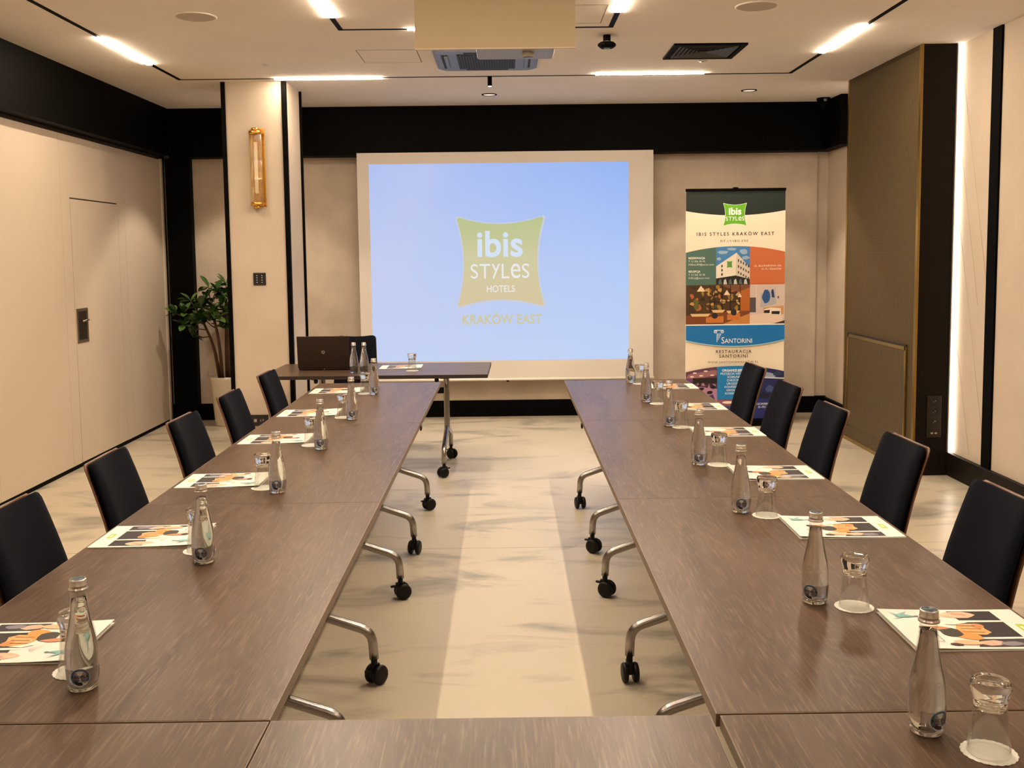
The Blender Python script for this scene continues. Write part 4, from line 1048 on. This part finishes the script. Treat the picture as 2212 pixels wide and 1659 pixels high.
# ------------------------------------------------------------------ laptop
t = thing('laptop', 'open dark laptop seen from behind on the crosswise table', 'laptop', (-1.345, 7.33, TZ), 0.0)
MB().box(-0.188, 0.188, -0.02, 0.235, 0.004, 0.028, laptopm, 0.006).build('keyboard_base', t)
lid = MB().box(-0.190, 0.190, -0.009, 0.0, 0.0, 0.236, laptopm, 0.004).build('lid', t, (0, -0.018, 0.02)); lid.rotation_euler = (0.12, 0, 0)
MB().box(-0.177, 0.177, 0.0, 0.001, 0.015, 0.225, mat('lcd', (0.02, 0.03, 0.05), 0.2)).build('display', lid)
MB().cyl(0.016, -0.016, 0.0-0.012+0.004, steel, 8).build('hinge_cover', t).location = (0, -0.005, 0.02)
lg = MB().lathe([(0.0095, -0.0100), (0.0125, -0.0100)], alum, 28, 0, 0, 0.118, 'y'); lg.build('round_logo', lid)
place('lettering', text_mesh('hp', 0.019, alum, 0.0, shear=0.3), lid, (0, -0.0100, 0.119), rx=PI/2)

# ------------------------------------------------------------------ potted plant behind the column
t = thing('potted_plant', 'leafy green shrub with brown stems in a cream pot beside the column', 'plant', (-2.64, 9.36, 0))
MB().lathe([(0, 0.0), (0.108, 0.0), (0.115, 0.01), (0.150, 0.44), (0.150, 0.462), (0.142, 0.462), (0.140, 0.43), (0, 0.43)], potm, 40).build('pot', t)
MB().lathe([(0, 0.436), (0.139, 0.432)], soil, 24).build('soil', t)
rp = random.Random(11)
def leaf_mesh(mt, L=0.125, W=0.060):
    vs = []; n = 7
    for i in range(n+1):
        u = i/n; w_ = W*0.5*math.sin(PI*min(1, (u**0.8)))**0.8 if 0 < i < n else 0.002
        w_ = W*0.5*(math.sin(PI*u**1.25)**0.7 if 0 < i < n else 0.03); z = -0.10*L*u*u
        vs += [(L*u, -w_, z+0.18*w_*2), (L*u, 0, z), (L*u, w_, z+0.18*w_*2)]
    fs = []
    for i in range(n):
        a = i*3; fs += [(a, a+1, a+4, a+3), (a+1, a+2, a+5, a+4)]
    vs2 = [(x, y, z-0.0008) for x, y, z in vs]; k = len(vs)
    fs2 = [tuple(reversed([q+k for q in f])) for f in fs]
    return MB().raw(vs+vs2, fs+fs2, mt, True).mesh('leaf')
LEA = [leaf_mesh(leafm), leaf_mesh(leafm2), leaf_mesh(leafm, 0.11, 0.052)]
tips = []
stems = [((-0.06, 0, 0.42), (-0.10, -0.02, 0.75), (-0.20, -0.03, 1.0)), ((-0.03, -0.03, 0.42), (-0.04, -0.05, 0.8), (-0.10, -0.08, 1.13)), ((0.0, 0.02, 0.42), (0.01, 0.0, 0.85), (0.02, 0.02, 1.22)),
         ((0.04, -0.02, 0.42), (0.05, -0.05, 0.8), (0.03, -0.08, 1.08)), ((0.07, 0.02, 0.42), (0.10, 0.03, 0.85), (0.13, 0.05, 1.20)), ((0.05, 0.05, 0.42), (0.16, 0.06, 0.8), (0.27, 0.06, 1.05))]
for k, s_ in enumerate(stems):
    MB().tube(bez(s_, 5, 0.2), [0.017-0.0008*i for i in range(len(bez(s_, 5, 0.2)))], bark, 8).build('stem', t)
    a, b, c = [Vector(p) for p in s_]
    tips.append(c)
    for j in range(3):
        u = 0.35+0.25*j; base = b.lerp(c, u)
        dirv = Vector((rp.uniform(-1, 1), rp.uniform(-0.9, 0.5), rp.uniform(0.1, 0.8))).normalized()
        e = base+dirv*rp.uniform(0.12, 0.22)
        if k == 0: e = base+Vector((-0.16-0.04*j, -0.03*j, 0.05*j)); 
        MB().tube([base, base.lerp(e, 0.5)+Vector((0, 0, -0.01)), e], [0.007, 0.005, 0.004], bark, 6).build('twig', t)
        tips.append(e)
tips += [Vector((-0.36, -0.02, 1.06)), Vector((-0.29, -0.05, 1.17)), Vector((-0.12, -0.06, 1.30)), Vector((-0.04, -0.1, 1.27)), Vector((0.0, -0.12, 0.93)), Vector((0.06, -0.1, 0.96)), Vector((-0.16, -0.08, 1.10)), Vector((-0.22, -0.06, 1.02)), Vector((-0.06, -0.12, 1.05)), Vector((-0.13, -0.10, 1.20)), Vector((0.02, -0.12, 1.14))]
for (a, b) in ((0, -11), (0, -10), (1, -9), (1, -8), (3, -7), (3, -6), (0, -5), (0, -4), (1, -3), (1, -2), (3, -1)):
    p0, p1 = stems[a][2], tips[b]
    MB().tube([Vector(p0), Vector(p0).lerp(p1, 0.5), p1], [0.006, 0.005, 0.003], bark, 6).build('twig', t)
for tp in tips:
    for j in range(8):
        az = rp.uniform(0, 2*PI); el = rp.uniform(-0.35, 1.1)
        o_ = place('leaf', LEA[0 if rp.random() < 0.55 else (1 if rp.random() < 0.6 else 2)], t, tp)
        o_.rotation_euler = (rp.uniform(-0.5, 0.5), -el, az)
        s2 = rp.uniform(0.8, 1.1); o_.scale = (s2, s2, s2)
bpy.context.view_layer.update()
